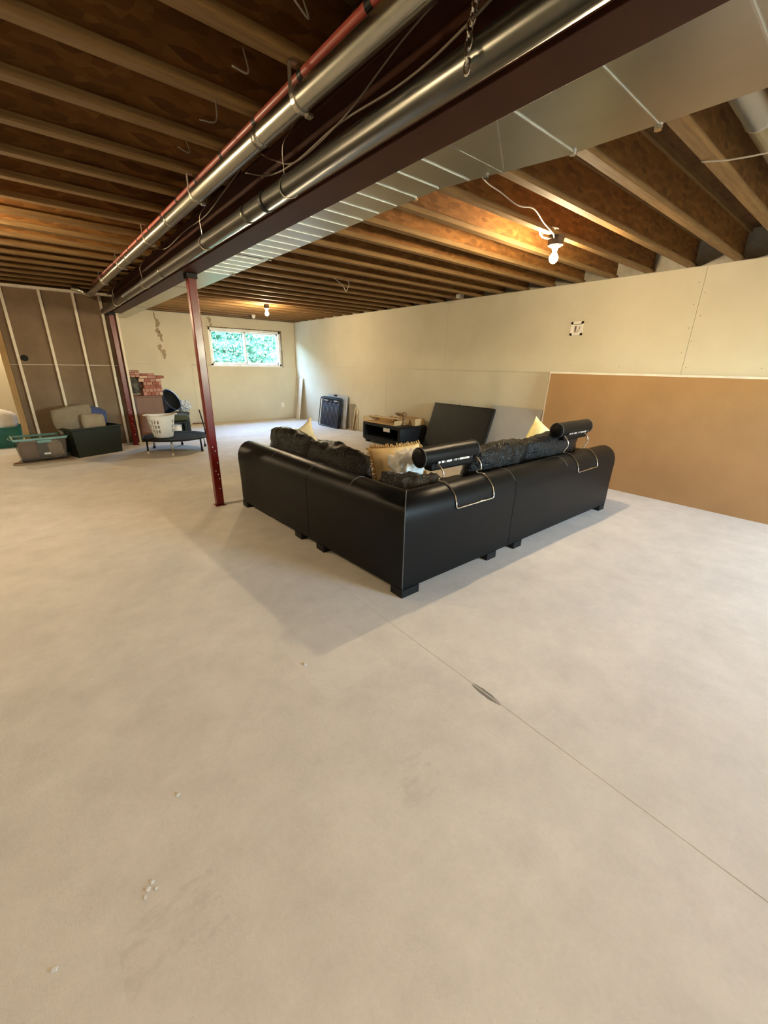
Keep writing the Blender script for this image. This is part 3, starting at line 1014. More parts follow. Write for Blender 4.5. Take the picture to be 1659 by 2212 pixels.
# mitre welt and panel seams
welt = [CP(u - 0.0015, z + 0.0015) for u, z in PROF[:12]]
MB().tube(welt, 0.0035, 6).build('corner_welt', M['seam'], sofa, smooth=True)
for f, t in ((LP, 1.85), (LP, 0.62), (RPp, 2.1), (LP, S1), (RPp, S2)):
    w = [f(t, u - 0.0004, z) for u, z in PROF[6:12]]
    MB().tube(w, 0.0028, 6).build('panel_seam', M['seam'], sofa, smooth=True)


# arms
def arm(f, t0, t1, ua, ub, name, sgn):
    W2 = (t1 - t0)
    pr = [(0.0, 0.06), (0.0, 0.42), (-0.03, 0.50), (-0.03, 0.57), (0.0, 0.62), (0.06, 0.645), (0.15, 0.645), (0.22, 0.61), (0.25, 0.55), (0.25, 0.06)]
    rr = []
    N = 8
    for i in range(N + 1):
        u = ua + (ub - ua) * i / N
        k = 1.0
        rr.append([f(t1 - a * W2 / 0.25, u, z) for a, z in pr])
    return MB().rings(rr).build(name, M['leather'], sofa, smooth=True, bevel=0.0)


for o in (arm(RPp, 2.93, 3.19, 0.10, 1.02, 'armrest', 1), arm(LP, 2.34, 2.60, 0.10, 1.02, 'armrest', 1)):
    em = o.modifiers.new('edges', 'EDGE_SPLIT')
    em.split_angle = R(50)
# seat bases and seat cushions
sb = MB()
sb.rings([[LP(t, u, z) for (t, u) in ((0.27, 0.265), (2.33, 0.265), (2.33, 0.98), (0.98, 0.98), (0.98, 0.99), (0.27, 0.99))] for z in (0.06, 0.28)])
sb.build('left_seat_base', M['leather'], sofa)
MB().box((0.99, 0.265, 0.06), (2.92, 0.98, 0.28)).build('right_seat_base', M['leather'], sofa)
angL = math.degrees(math.atan2(-dl.x, dl.y))
for (t, L) in ((1.85, 0.48), (1.05, 0.40)):
    c = LP(t, 0.62, 0.37)
    puff(0.36, L, 0.10, T(c[0], c[1], c[2], rz=angL), 12, 0.35, 0.010, 4, seed=t).build('seat_cushion', M['crease'], sofa, smooth=True)
puff(0.38, 0.38, 0.10, T(0.64, 0.64, 0.37), 12, 0.35, 0.012, 5, seed=5).build('seat_cushion', M['crease'], sofa, smooth=True)
for (x, L) in ((1.45, 0.44), (2.4, 0.50)):
    puff(L, 0.36, 0.10, T(x, 0.62, 0.37), 12, 0.35, 0.012, 4, seed=x).build('seat_cushion', M['crease'], sofa, smooth=True)
# feet
for p in (LP(2.50, 0.05, 0), LP(1.36, 0.05, 0), LP(1.0, 0.05, 0), CP(0.05, 0), RPp(1.0, 0.05, 0), RPp(1.38, 0.05, 0), RPp(3.06, 0.05, 0), RPp(3.06, 0.90, 0), LP(2.5, 0.9, 0)):
    MB().box((p[0] - 0.05, p[1] - 0.05, 0), (p[0] + 0.07, p[1] + 0.07, 0.061)).build('foot', M['black'], sofa)
MB().box((-0.0, -0.002, 0.0), (0.16, 0.1, 0.061)).build('foot', M['black'], sofa)


# back cushions (loose): each is a thing of its own
def cushion(name, label, cat, hx, hy, hz, M4, mats, group=None, **kw):
    mb = puff(hx, hy, hz, Matrix(), **kw)
    o = mb.build(name, mats, None, smooth=True)
    o.matrix_world = M4
    return tag(o, label, cat, group)


GB = 'loose black leather back cushions on the sofa'
# local frame of a back cushion: x along the sofa, y up, z thickness
cushion('back_cushion', 'black leather back cushion at the far end of the left wing', 'cushion', 0.41, 0.22, 0.12,
        T(1.955, 3.93, 0.628, rx=82, rz=angL - 90) , M['crease'], GB, n=26, rnd=0.55, wob=0.018, wscale=6, seed=1, pleat=0.012)
cushion('back_cushion', 'plump black leather back cushion nearer the corner of the left wing', 'cushion', 0.42, 0.22, 0.13,
        T(1.985, 3.10, 0.608, rx=78, rz=angL - 90), M['crease'], GB, n=26, rnd=0.55, wob=0.020, wscale=6, seed=2, pleat=0.012)
cushion('back_cushion', 'slumped creased black leather cushion lying in the sofa corner', 'cushion', 0.24, 0.19, 0.12,
        T(2.06, 2.20, 0.575, rx=38, rz=-50), M['crease'], GB, n=22, rnd=0.5, wob=0.035, wscale=8, seed=3, pleat=0.012)
cushion('back_cushion', 'plump black leather back cushion between the two headrests', 'cushion', 0.39, 0.215, 0.13,
        T(3.10, 2.16, 0.675, rx=102), M['crease'], GB, n=26, rnd=0.48, wob=0.016, wscale=6, seed=4, pleat=0.010)
cushion('back_cushion', 'black leather back cushion partly under the right headrest', 'cushion', 0.50, 0.21, 0.125,
        T(3.98, 2.15, 0.675, rx=100), M['crease'], GB, n=26, rnd=0.48, wob=0.014, wscale=6, seed=6, pleat=0.008)


def headrest(x0, x1, bx0, bx1, zc, label):
    t = thing('sofa_headrest', label, 'headrest', ((x0 + x1) / 2, 1.95, zc))
    off = ((x0 + x1) / 2, 1.95, zc)
    cx, cy = (x0 + x1) / 2, 2.02
    L = (x1 - x0) / 2
    r = 0.072
    prof = [(0.001, -L)] + [(r * math.sin(R(a)), -L + 0.02 * (1 - math.cos(R(a))) ) for a in (20, 40, 60, 80, 90)]
    prof += [(r, -L + 0.03), (r * 1.02, 0), (r, L - 0.03)] + [(r * math.sin(R(a)), L - 0.02 * (1 - math.cos(R(a)))) for a in (90, 80, 60, 40, 20)] + [(0.001, L)]
    MB().lathe(prof, (cx, cy, zc), 28, 'x').build('bolster', M['leather'], t, smooth=True, off=off)
    for s in (-1, 1):
        MB().tube([(cx + s * (L - 0.022), cy + r * 1.01 * math.cos(a), zc + r * 1.01 * math.sin(a)) for a in [2 * math.pi * i / 24 for i in range(24)]], 0.003, 5, closed=True).build('piping', M['seam'], t, smooth=True, off=off)
    MB().box((x0 + 0.10, cy - 0.052, zc - 0.105), (x1 - 0.06, cy + 0.035, zc - 0.02)).build('pad', M['leather'], t, bevel=0.02, bseg=3, off=off)
    MB().box((x0 + 0.14, cy - 0.072, zc - 0.045), (x1 - 0.10, cy - 0.055, zc - 0.030)).build('metal_strip', M['foil'], t, off=off)
    w = []
    top = 0.735
    # side wire: bolster -> loop back -> over the rolled sofa back -> down its outer face
    def side(x, xb):
        return [(x - 0.02, cy - 0.065, zc - 0.04), (x + 0.0, cy - 0.10, zc - 0.09), (x + 0.005, cy - 0.11, zc - 0.14), (x - 0.005, cy - 0.09, top + 0.02),
                (x - 0.01, 1.935, top - 0.002), (x, 1.89, top - 0.003), (x + 0.005, 1.84, 0.706), (x + 0.006, 1.79, 0.655), (xb, 1.764, 0.60)]
    a = spline(side(bx0, bx0), 5)
    b = spline(side(bx1, bx1), 5)
    zb = 0.565
    pth = a + [Vector((bx0, 1.760, zb + 0.012)), Vector((bx0 + 0.012, 1.760, zb))] + [Vector((bx1 - 0.012, 1.760, zb)), Vector((bx1, 1.760, zb + 0.012))] + b[::-1]
    MB().tube(pth, 0.0055, 8).build('wire_bracket', M['chrome'], t, smooth=True, off=off)
    return t


headrest(1.965, 2.60, 2.13, 2.565, 0.905, 'black headrest roll on a chrome wire bracket nearest the sofa corner')
headrest(3.85, 4.50, 3.925, 4.335, 0.945, 'black headrest roll on a chrome wire bracket at the right end of the sofa')


# pillows
def pillow(name, label, cat, w, h, t, M4, m, fringe=None, ears=0.10, seed=0):
    N = 20

    def outline(a, b):
        e = 1 - ears * (1 - abs(a) ** 2) * (abs(b) ** 3) if True else 1
        e2 = 1 - ears * (1 - abs(b) ** 2) * (abs(a) ** 3)
        return a * w * e2, b * h * e

    def fn(sg):
        def g(i, j):
            a, b = 2 * i - 1, 2 * j - 1
            x, y = outline(a, b)
            z = sg * t * ((1 - a ** 4) * (1 - b ** 4)) ** 0.6
            d = noise.noise(Vector((x * 6 + seed, y * 6, sg))) * 0.02 * (1 - abs(a)) * (1 - abs(b))
            return (x, y, z + d)
        return g
    mb = MB()
    mb.grid(N, N, fn(1))
    n1 = len(mb.f)
    mb.grid(N, N, fn(-1))
    for i in range(n1, len(mb.f)):
        mb.f[i] = mb.f[i][::-1]
    mb.cur = 0
    root = thing(name, label, cat)
    mb.build('cover', m, root, smooth=True)
    if fringe:
        fm = MB()
        rr = random.Random(3)
        ed = []
        for q in range(120):
            s = q / 120 * 4
            side, u = int(s), (s - int(s)) * 2 - 1
            a, b = ((u, -1), (1, u), (-u, 1), (-1, -u))[side]
            x, y = outline(a, b)
            nx, ny = ((0, -1), (1, 0), (0, 1), (-1, 0))[side]
            L = 0.028 + rr.random() * 0.012
            ed.append(((x, y, 0), (x + nx * L + rr.uniform(-.008, .008), y + ny * L + rr.uniform(-.008, .008), rr.uniform(-.012, .012))))
        for p0, p1_ in ed:
            fm.tube([p0, p1_], [0.009, 0.005], 5)
        fo = fm.build('fringe', fringe, root, smooth=True)
        fo['kind'] = 'stuff'
    root.matrix_world = M4
    return root


pillow('throw_pillow', 'tan pillow with peaked corners behind the left wing cushions', 'pillow', 0.23, 0.22, 0.06, T(2.19, 4.13, 0.675, rx=82, ry=-26, rz=-28), M['beige'], ears=0.30, seed=2)
pillow('throw_pillow', 'tan fringed pillow leaning in the sofa corner', 'pillow', 0.27, 0.20, 0.08, T(2.42, 2.72, 0.64, rx=66, ry=0, rz=-10), M['beige'], M['fringe'], ears=0.08, seed=5)
pillow('throw_pillow', 'pale yellow pillow tilted on its corner before the brown panel', 'pillow', 0.23, 0.23, 0.07, T(4.56, 2.58, 0.67, rx=84, ry=32, rz=-20), M['cream'], ears=0.12, seed=8)
cw = MB().cubegrid(12, lambda p: Vector((2.28, 2.48, 0.71)) + (p.normalized() * (1 + 0.45 * noise.noise(p.normalized() * 3.2) + 0.25 * noise.noise(p.normalized() * 8))) * 0.135)
co = cw.build('crumpled_cloth', M['white'], None, smooth=True, off=(2.27, 2.47, 0.60))
co.location = (2.27, 2.47, 0.60)
tag(co, 'crumpled white cloth beside the left headrest roll', 'cloth')

# ================================================================== LONG RIGHT WALL: boards, table, crate
def lean(name, label, y0, y1, xb, xt, zt, th, m, edge=None, cat='panel'):
    """sheet leaning on the right wall, foot at xb, top at xt"""
    t = thing(name, label, cat, (xb, (y0 + y1) / 2, 0))
    L = math.hypot(xt - xb, zt)
    a = math.atan2(xt - xb, zt)
    Mx = Matrix.Translation((xb, 0, 0)) @ Matrix.Rotation(a, 4, 'Y')
    off = (xb, (y0 + y1) / 2, 0)
    return t, Mx, L, off


t, Mx, L, off = lean('wallboard_sheet', 'large brown-backed wallboard sheet standing on edge against the right wall', -1.2, 3.24, 5.70, 5.775, 1.455, 0.013, None)
MB().box((0, -1.2, 0), (0.002, 3.24, L), Mx).build('paper_face', M['brownpaper'], t, off=off)
MB().box((0.002, -1.2, 0), (0.015, 3.24, L), Mx).build('gypsum_core', M['gypsum'], t, off=off)
t, Mx, L, off = lean('wallboard_sheet', 'second wallboard sheet whose white edge shows behind the big brown one', -1.0, 3.27, 5.72, 5.80, 1.478, 0.013, None)
MB().box((0.002, -1.0, 0), (0.016, 3.272, L), Mx).build('gypsum_core', M['gypsum'], t, off=off)
MB().box((0.016, -1.0, 0), (0.018, 3.272, L), Mx).build('paper_face', M['brownpaper'], t, off=off)
t, Mx, L, off = lean('grey_board', 'plain grey board propped between the black panel and the brown sheets', 3.30, 4.20, 5.60, 5.81, 0.93, 0.012, None)
MB().box((0, 3.30, 0), (0.012, 4.20, L), Mx).build('board', M['greyboard'], t, off=off)
t, Mx, L, off = lean('tabletop', 'large flat black panel leaning on the wall behind the sofa', 4.13, 5.50, 5.45, 5.765, 0.875, 0.04, None)
MB().box((0, 4.13, 0), (0.045, 5.50, L), Mx).build('slab', M['panelblk'], t, off=off, bevel=0.004)
MB().box((-0.004, 4.13, L - 0.02), (0.0, 5.50, L), Mx).build('rim', M['black'], t, off=off)
MB().box((-0.004, 4.13, 0), (0.0, 4.19, L - 0.02), Mx).build('rim', M['black'], t, off=off)
MB().box((-0.03, 4.30, 0.20), (0.0, 4.42, 0.31), Mx).build('bracket', M['bagdark'], t, off=off, bevel=0.006)
MB().box((-0.034, 4.31, 0.29), (-0.006, 4.40, 0.325), Mx).build('foil_wrap', M['film'], t, off=off, bevel=0.006)
for (yy, zz) in ((5.16, 0.42), (4.73, 0.46), (4.9, 0.3), (4.9, L - 0.0)):
    MB().box((-0.006, yy - 0.01, zz - 0.01), (0, yy + 0.01, zz + 0.01), Mx).build('bolt', M['black'], t, off=off)

# coffee table: open-fronted wrapped box
tb = thing('coffee_table', 'low black coffee table with an open shelf by the right wall', 'table', (5.10, 6.33, 0), R(-2))
x0, x1, ya, yb = 0.0, 0.68, -0.62, 0.62
pr = []
HT, TH = 0.42, 0.07


def rrect(x0, z0, x1, z1, r, n=5):
    out = []
    for cx, cz, a0 in ((x1 - r, z0 + r, -90), (x1 - r, z1 - r, 0), (x0 + r, z1 - r, 90), (x0 + r, z0 + r, 180)):
        for i in range(n + 1):
            a = R(a0 + 90 * i / n)
            out.append((cx + r * math.cos(a), cz + r * math.sin(a)))
    return out


outer = rrect(ya, 0.05, yb, HT, 0.055)
inner = rrect(ya + TH, 0.05 + TH, yb - TH, HT - TH * 0.9, 0.02)
n = len(outer)
fr_ = MB()
rings = [[(x0, y, z) for y, z in inner], [(x0, y, z) for y, z in outer], [(x1, y, z) for y, z in outer], [(x1, y, z) for y, z in inner]]
fr_.rings(rings, closed=True)
fo = fr_.build('frame', M['tableblk'], tb, smooth=True, bevel=0.006)
fo.modifiers.new('edges', 'EDGE_SPLIT').split_angle = R(40)
MB().box((x1 - 0.02, ya + TH, 0.05 + TH), (x1 - 0.012, yb - TH, HT - TH)).build('back_board', M['tableblk'], tb)
MB().box((0.015, ya + TH, 0.118), (x1 - 0.02, yb - TH, 0.135)).build('shelf', M['panelblk'], tb)
for (xx, yy) in ((0.04, ya + 0.04), (0.04, yb - 0.12), (x1 - 0.12, ya + 0.04), (x1 - 0.12, yb - 0.12)):
    MB().box((xx, yy, 0), (xx + 0.08, yy + 0.08, 0.052)).build('foot', M['black'], tb)
MB().box((-0.002, -0.30, HT - TH - 0.06), (0.002, -0.10, HT - TH + 0.012)).build('paper_label', M['paper'], tb)

# things on the table
def open_box(name, label, loc, rz, lx, ly, hz, m, th=0.006, sides=(1, 1, 1, 1), cat='box'):
    t = thing(name, label, cat, loc, R(rz))
    MB().box((-lx, -ly, 0), (lx, ly, th)).build('bottom', m, t)
    for s, (a, b) in zip(sides, (((-lx, -ly, 0), (-lx + th, ly, hz)), ((lx - th, -ly, 0), (lx, ly, hz)), ((-lx, -ly, 0), (lx, -ly + th, hz)), ((-lx, ly - th, 0), (lx, ly, hz)))):
        if s:
            MB().box(a, (b[0], b[1], b[2] * s)).build('side', m, t)
    return t


open_box('cardboard_tray', 'shallow open cardboard tray on the near end of the coffee table', (5.30, 6.42, HT), 4, 0.20, 0.46, 0.09, M['card'], sides=(0.25, 1, 1, 1.2))
sl = MB().box((-0.03, -0.42, 0), (0.03, 0.42, 0.018)).build('wood_strip', M['palewood'], None)
sl.location = (5.33, 6.42, HT + 0.094)
sl.rotation_euler = (0, R(0), R(10))
tag(sl, 'pale wooden strip laid across the cardboard tray', 'wood')
bx = open_box('cardboard_box', 'brown-stained cardboard box on the wall side of the coffee table', (5.60, 6.10, HT), 6, 0.15, 0.34, 0.13, M['card'])
for (a, b) in ((-0.27, -0.17), (0.10, 0.24)):
    MB().prism([(0, 0)] * 3, 0, 0) if False else None
    st = MB()
    pts = [(-0.1515, a + 0.0, 0.005), (-0.1515, b, 0.005), (-0.1515, b - 0.02, 0.07), (-0.1515, (a + b) / 2 + 0.01, 0.125), (-0.1515, a + 0.03, 0.08)]
    st.rings([pts, [(x + 0.001, y, z) for x, y, z in pts]])
    st.build('stain', M['cardstain'], bx)
kn = thing('turned_finial', 'turned wooden finial standing on the coffee table between the boxes', 'ornament', (5.385, 5.95, HT))
MB().lathe([(0.001, 0), (0.055, 0.0), (0.06, 0.02), (0.035, 0.05), (0.025, 0.10), (0.022, 0.13), (0.03, 0.145), (0.024, 0.155), (0.044, 0.18), (0.050, 0.205), (0.042, 0.232), (0.02, 0.248), (0.001, 0.25)], (0, 0, 0), 22).build('body', M['wood'], kn, smooth=True)
lg = MB().lathe([(0.001, -0.14), (0.03, -0.14), (0.035, -0.12), (0.025, -0.08), (0.028, 0.08), (0.02, 0.13), (0.001, 0.14)], (0, 0, 0), 16, 'y').build('turned_spindle', M['wood'], None, smooth=True)
lg.location = (5.63, 6.33, HT + 0.165)
lg.rotation_euler = (0, 0, R(8))
tag(lg, 'turned wooden spindle lying over the back of the stained box', 'ornament')

# folded frames in front of a folded grey table
cr = thing('folded_crate', 'folded dark navy wire frames with upright bars leaning on the right wall', 'crate', (5.545, 9.05, 0))
a = math.atan2(0.12, 0.78)
Mx = Matrix.Translation((0, 0, 0.012)) @ Matrix.Rotation(a, 4, 'Y')


def rr_path(y0, y1, z0, z1, r, x):
    return [Mx @ Vector((x, p[0], p[1])) for p in rrect(y0, z0, y1, z1, r, 4)]


for k, (dx, sy, h) in enumerate(((0.0, 0.03, 0.70), (0.024, 0.07, 0.72), (0.05, 0.02, 0.74))):
    MB().tube(rr_path(-0.47 + sy * 0.3, 0.44 + sy, 0.0, h, 0.06, dx), 0.011, 8, closed=True).build('tube_frame', M['navymetal'], cr, smooth=True)
MB().box((0.032, -0.44, 0.02), (0.042, 0.40, 0.69), Mx).build('panel', M['navymetal'], cr)
for k in range(13):
    yy = -0.40 + k * 0.062
    MB().tube([Mx @ Vector((0.0, yy, 0.02)), Mx @ Vector((0.0, yy, 0.66 - (0.06 if k % 3 else 0)))], 0.0065, 6).build('bar', M['navytube'], cr, smooth=True)
for yy in (-0.25, 0.22):
    MB().box((-0.012, yy - 0.07, 0.635), (0.03, yy + 0.07, 0.665), Mx).build('latch', M['greyplastic'], cr)
ft = thing('folding_table', 'light grey folded table with a carry handle behind the navy frames', 'table', (5.68, 8.92, 0))
a2 = math.atan2(0.08, 0.82)
Mt = Matrix.Translation((0, 0, 0.005)) @ Matrix.Rotation(a2, 4, 'Y')
MB().box((0, -0.45, 0), (0.04, 0.45, 0.80), Mt).build('top', M['greyplastic'], ft, bevel=0.015, bseg=3)
MB().box((-0.006, -0.02, 0.755), (0.03, 0.12, 0.803), Mt).build('handle', M['navymetal'], ft, bevel=0.004)
for k, (yy, hh, lab) in enumerate(((8.22, 0.56, 'taller'), (8.12, 0.50, 'shorter'))):
    s = MB().tube([(5.74, yy, 0.0), (5.825, yy - 0.02, hh)], 0.014, 8).build('stick', M['palewood'], None, smooth=True, off=(5.74, yy, 0))
    s.location = (5.74, yy, 0)
    tag(s, '%s pale wooden stick leaning beside the navy frames' % lab, 'stick')
bk = thing('brown_block', 'small brown block wedged between the sticks and the wall', 'block', (5.80, 8.30, 0))
MB().box((-0.03, -0.09, 0), (0.03, 0.06, 0.62)).build('body', M['canvas'], bk, bevel=0.004)

pk = thing('white_plank', 'white plank leaning upright in the far right corner', 'plank', (5.63, 10.86, 0))
a3 = math.atan2(0.18, 1.14)
Mp = Matrix.Rotation(a3, 4, 'Y') @ Matrix.Rotation(R(-8), 4, 'Z')
MB().box((0, -0.12, 0), (0.022, 0.12, 1.15), Mp).build('board', M['whiteboard'], pk, bevel=0.002)
for k, (xa, xb, yy, r) in enumerate(((2.55, 4.95, 11.10, 0.016), (2.75, 4.6, 11.03, 0.012))):
    s = MB().box((-(xb - xa) / 2, -r, 0), ((xb - xa) / 2, r, 0.022)).build('trim_strip', M['palewood'], None, bevel=0.003)
    s.location = ((xa + xb) / 2, yy, 0)
    s.rotation_euler = (0, 0, R(1.0 if k else 0.6))
    tag(s, ('longer' if k == 0 else 'shorter') + ' pale wood strip lying on the floor along the far wall', 'wood')
s = MB().box((-0.22, -0.03, 0), (0.22, 0.03, 0.045)).build('brown_offcut', M['cabinet'], None, bevel=0.004)
s.location = (3.05, 11.165, 0)
tag(s, 'short red-brown wood offcut on the floor at the far wall', 'wood')

# ================================================================== LEFT CLUTTER
cb = thing('brown_cabinet', 'brown laminate cabinet behind the far red post, piled with brick panels', 'cabinet', (1.56, 9.42, 0))
MB().box((-0.29, -0.24, 0.05), (0.26, 0.26, 0.86)).build('body', M['cabinet'], cb, bevel=0.003)
MB().box((-0.295, -0.25, 0.86), (0.265, 0.265, 0.885)).build('top', M['cabinet'], cb, bevel=0.003)
MB().box((-0.28, -0.22, 0.0), (0.25, 0.25, 0.05)).build('plinth', M['cabinetdark'], cb)
MB().box((-0.20, -0.246, 0.07), (0.25, -0.24, 0.845)).build('door', M['cabinet'], cb)
MB().box((-0.29, -0.246, 0.05), (-0.205, -0.24, 0.86)).build('post_shadow_strip', M['cabinetdark'], cb)  # dark strip painted in for the red post's shadow on the cabinet


def brick_panel(label, x0, x1, y0, y1, z0, z1, rows, cols, rz=0):
    cx, cy = (x0 + x1) / 2, (y0 + y1) / 2
    t = thing('brick_panel', label, 'brick panel', (cx, cy, z0), R(rz), 'brick veneer panels on the cabinet')
    hx, hy, hh = (x1 - x0) / 2, (y1 - y0) / 2, z1 - z0
    MB().box((-hx, -hy + 0.012, 0), (hx, hy, hh)).build('backing', M['mortar'], t)
    rr = random.Random(label)
    rh = hh / rows
    for r in range(rows):
        offx = (r % 2) * 0.5
        w = 2 * hx / cols
        for c in range(cols + (1 if offx else 0)):
            a = max(-hx, -hx + (c - offx) * w + 0.004)
            b = min(hx, -hx + (c + 1 - offx) * w - 0.004)
            if b - a < 0.015:
                continue
            d = rr.uniform(0.0, 0.010)
            MB().box((a, -hy - d, r * rh + 0.004), (b, -hy + 0.014, (r + 1) * rh - 0.004)).build('brick', M[rr.choice(['brickred', 'brickpink', 'brickpink', 'brickpale'])], t, bevel=0.003, bseg=1)
    return t


brick_panel('bottom brick veneer panel of the pile on the brown cabinet', 1.52, 1.86, 9.22, 9.66, 0.885, 1.02, 2, 5)
brick_panel('thick middle brick veneer panel of the pile on the brown cabinet', 1.54, 1.85, 9.23, 9.66, 1.02, 1.14, 2, 3, 2)
brick_panel('thin brick veneer panel just under the top slab of the pile', 1.48, 1.87, 9.22, 9.66, 1.14, 1.205, 1, 4, -2)
brick_panel('top brick veneer slab overhanging the right of the pile', 1.50, 1.93, 9.20, 9.64, 1.205, 1.25, 1, 3, -3)
bag = MB().cubegrid(10, lambda p: Vector((1.405, 9.37, 1.05)) + Vector((p.normalized().x * 0.10, p.normalized().y * 0.12, p.z * 0.165 * (0.85 + 0.15 * p.normalized().z))) * (1 + 0.18 * noise.noise(p * 2.3)))
bo_ = bag.build('dark_bag', M['bagdark'], None, smooth=True, off=(1.405, 9.37, 0.885))
bo_.location = (1.405, 9.37, 0.885)
tag(bo_, 'dark speckled bag squeezed beside the brick panels on the cabinet', 'bag')
brick_panel('red brick veneer slab resting on the dark bag at the left of the pile', 1.27, 1.50, 9.22, 9.6, 1.225, 1.275, 1, 3, 3)
brick_panel('uppermost red brick slab with uneven top on the left of the pile', 1.27, 1.52, 9.24, 9.6, 1.275, 1.345, 2, 3, -3)
brick_panel('broken dark red brick piece lying on top at the right of the pile', 1.54, 1.78, 9.26, 9.5, 1.25, 1.29, 1, 2, -8)

# stool with bags and the navy tub behind the basket
stl = thing('small_stool', 'low dark stool with black legs behind the white basket', 'stool', (2.16, 9.78, 0))
MB().box((-0.21, -0.17, 0.26), (0.21, 0.17, 0.30)).build('seat', M['black'], stl, bevel=0.008)
for sx in (-1, 1):
    for sy in (-1, 1):
        MB().box((sx * 0.185 - 0.022, sy * 0.145 - 0.022, 0), (sx * 0.185 + 0.022, sy * 0.145 + 0.022, 0.262)).build('leg', M['black'], stl)
ob = puff(0.20, 0.15, 0.075, Matrix(), 10, 0.55, 0.012, 7, seed=11).build('olive_bundle', M['olive'], None, smooth=True)
ob.location = (2.19, 9.76, 0.372)
tag(ob, 'folded olive cloth bundle on the low dark stool', 'cloth')
wbx = thing('white_bin', 'small whitish bin under the low dark stool', 'bin', (2.13, 9.74, 0))
MB().lathe([(0.001, 0.0), (0.085, 0.0), (0.10, 0.22), (0.094, 0.22), (0.08, 0.01), (0.001, 0.01)], (0, 0, 0), 20).build('body', M['whiteplastic'], wbx, smooth=True)
MB().lathe([(0.097, 0.215), (0.104, 0.215), (0.104, 0.228), (0.097, 0.228), (0.097, 0.215)], (0, 0, 0), 20).build('rim', M['whiteplastic'], wbx)
pb = MB().cubegrid(10, lambda p: Vector((2.44, 10.18, 0.55)) + p.normalized() * 0.12 * (1 + 0.5 * noise.noise(p.normalized() * 3 + Vector((4, 0, 0))) + 0.3 * noise.noise(p.normalized() * 9)))
pbo = pb.build('plastic_bag', M['film'], None, smooth=False, off=(2.44, 10.18, 0.44))
pbo.location = (2.44, 10.18, 0.455)
tag(pbo, 'crinkled clear plastic bag beside the navy tub', 'bag')
crt = thing('storage_crate', 'plain dark crate under the navy tub and the plastic bag', 'crate', (2.22, 10.16, 0))
MB().box((-0.22, -0.17, 0), (0.26, 0.17, 0.44)).build('body', M['greenblk'], crt, bevel=0.01)
MB().box((-0.23, -0.18, 0.40), (0.27, 0.18, 0.452)).build('rim', M['greenblk'], crt, bevel=0.006)
tub = thing('navy_tub', 'navy blue oval tub tipped on its side on the dark crate', 'tub', (2.12, 10.02, 0.70))
Mq = T(0, 0, 0, rx=62, rz=38) @ Matrix.Diagonal((0.95, 1.05, 1.0, 1.0))
MB().lathe([(0.001, -0.24), (0.16, -0.24), (0.185, -0.20), (0.225, 0.06), (0.232, 0.065), (0.232, 0.085), (0.215, 0.085)], (0, 0, 0), 30, 'z', M4=Mq).build('body', M['navyplastic'], tub, smooth=True)
MB().lathe([(0.215, 0.085), (0.212, 0.05), (0.17, -0.2), (0.001, -0.215)], (0, 0, 0), 30, 'z', M4=Mq).build('inside', M['hollow'], tub, smooth=True)

# mini trampoline
tr = thing('mini_trampoline', 'round black mini trampoline with short legs before the cabinet', 'trampoline', (1.72, 8.04, 0))
RT, ZT = 0.53, 0.25
MB().tube([(RT * math.cos(q), RT * math.sin(q), ZT) for q in [2 * math.pi * i / 48 for i in range(48)]], 0.014, 10, closed=True).build('rim', M['black'], tr, smooth=True)
MB().lathe([(0.001, ZT), (0.40, ZT), (0.40, ZT - 0.004), (0.001, ZT - 0.004)], (0, 0, 0), 48).build('jump_mat', M['mesh'], tr)
MB().lathe([(0.395, ZT + 0.004), (0.46, ZT + 0.012), (0.535, ZT + 0.010), (0.55, ZT - 0.012), (0.545, ZT - 0.014), (0.53, ZT + 0.004), (0.46, ZT + 0.006), (0.395, ZT)], (0, 0, 0), 48).build('pad_ring', M['mesh'], tr, smooth=True)
for i in range(6):
    q = R(8 + 60 * i)
    cx, cy = RT * 0.93 * math.cos(q), RT * 0.93 * math.sin(q)
    o = MB().tube([(cx, cy, ZT), (cx * 1.02, cy * 1.02, 0.03)], 0.015, 10).build('leg', M['black'] if i % 2 else M['strap'], tr, smooth=True)
    MB().lathe([(0.001, 0), (0.021, 0), (0.021, 0.04), (0.001, 0.04)], (cx * 1.02, cy * 1.02, 0), 12).build('foot_cap', M['whiteplastic'] if i in (3, 4) else M['black'], o)
rod = MB().tube([(2.225, 7.93, 0.0), (2.20, 7.95, 0.40), (2.16, 7.98, 0.70)], 0.011, 8).build('black_rod', M['black'], None, smooth=True, off=(2.225, 7.93, 0))
rod.location = (2.225, 7.93, 0)
tag(rod, 'thin black metal rod upright at the right rim of the trampoline', 'rod')

# white basket with holes, two side panels of cut-outs
bs = thing('laundry_basket', 'white slotted plastic basket standing on the mini trampoline', 'basket', (1.51, 7.99, ZT + 0.012))
Nb, rows = 48, 14
BH, r0, r1 = 0.38, 0.155, 0.225
bm = MB()
vid = {}
for j in range(rows + 1):
    for i in range(Nb):
        q = 2 * math.pi * i / Nb
        r = r0 + (r1 - r0) * j / rows
        vid[(i, j)] = len(bm.v)
        zz = BH * j / rows
        if j == rows:
            zz += 0.012 * math.cos(2 * q)
        bm.v.append((r * math.cos(q), r * math.sin(q) * 0.92, zz))
for j in range(rows):
    for i in range(Nb):
        hole = (3 <= j <= 10) and (j % 3 != 2) and (i % 2 == 0) and (i in (28, 30, 32, 26, 4, 2, 0, 46, 44, 42))
        if not hole:
            bm.face((vid[(i, j)], vid[((i + 1) % Nb, j)], vid[((i + 1) % Nb, j + 1)], vid[(i, j + 1)]))
bm.face([vid[(i, 0)] for i in range(Nb)][::-1])
ba = bm.build('body', M['whiteplastic'], bs, smooth=True)
sm = ba.modifiers.new('thick', 'SOLIDIFY')
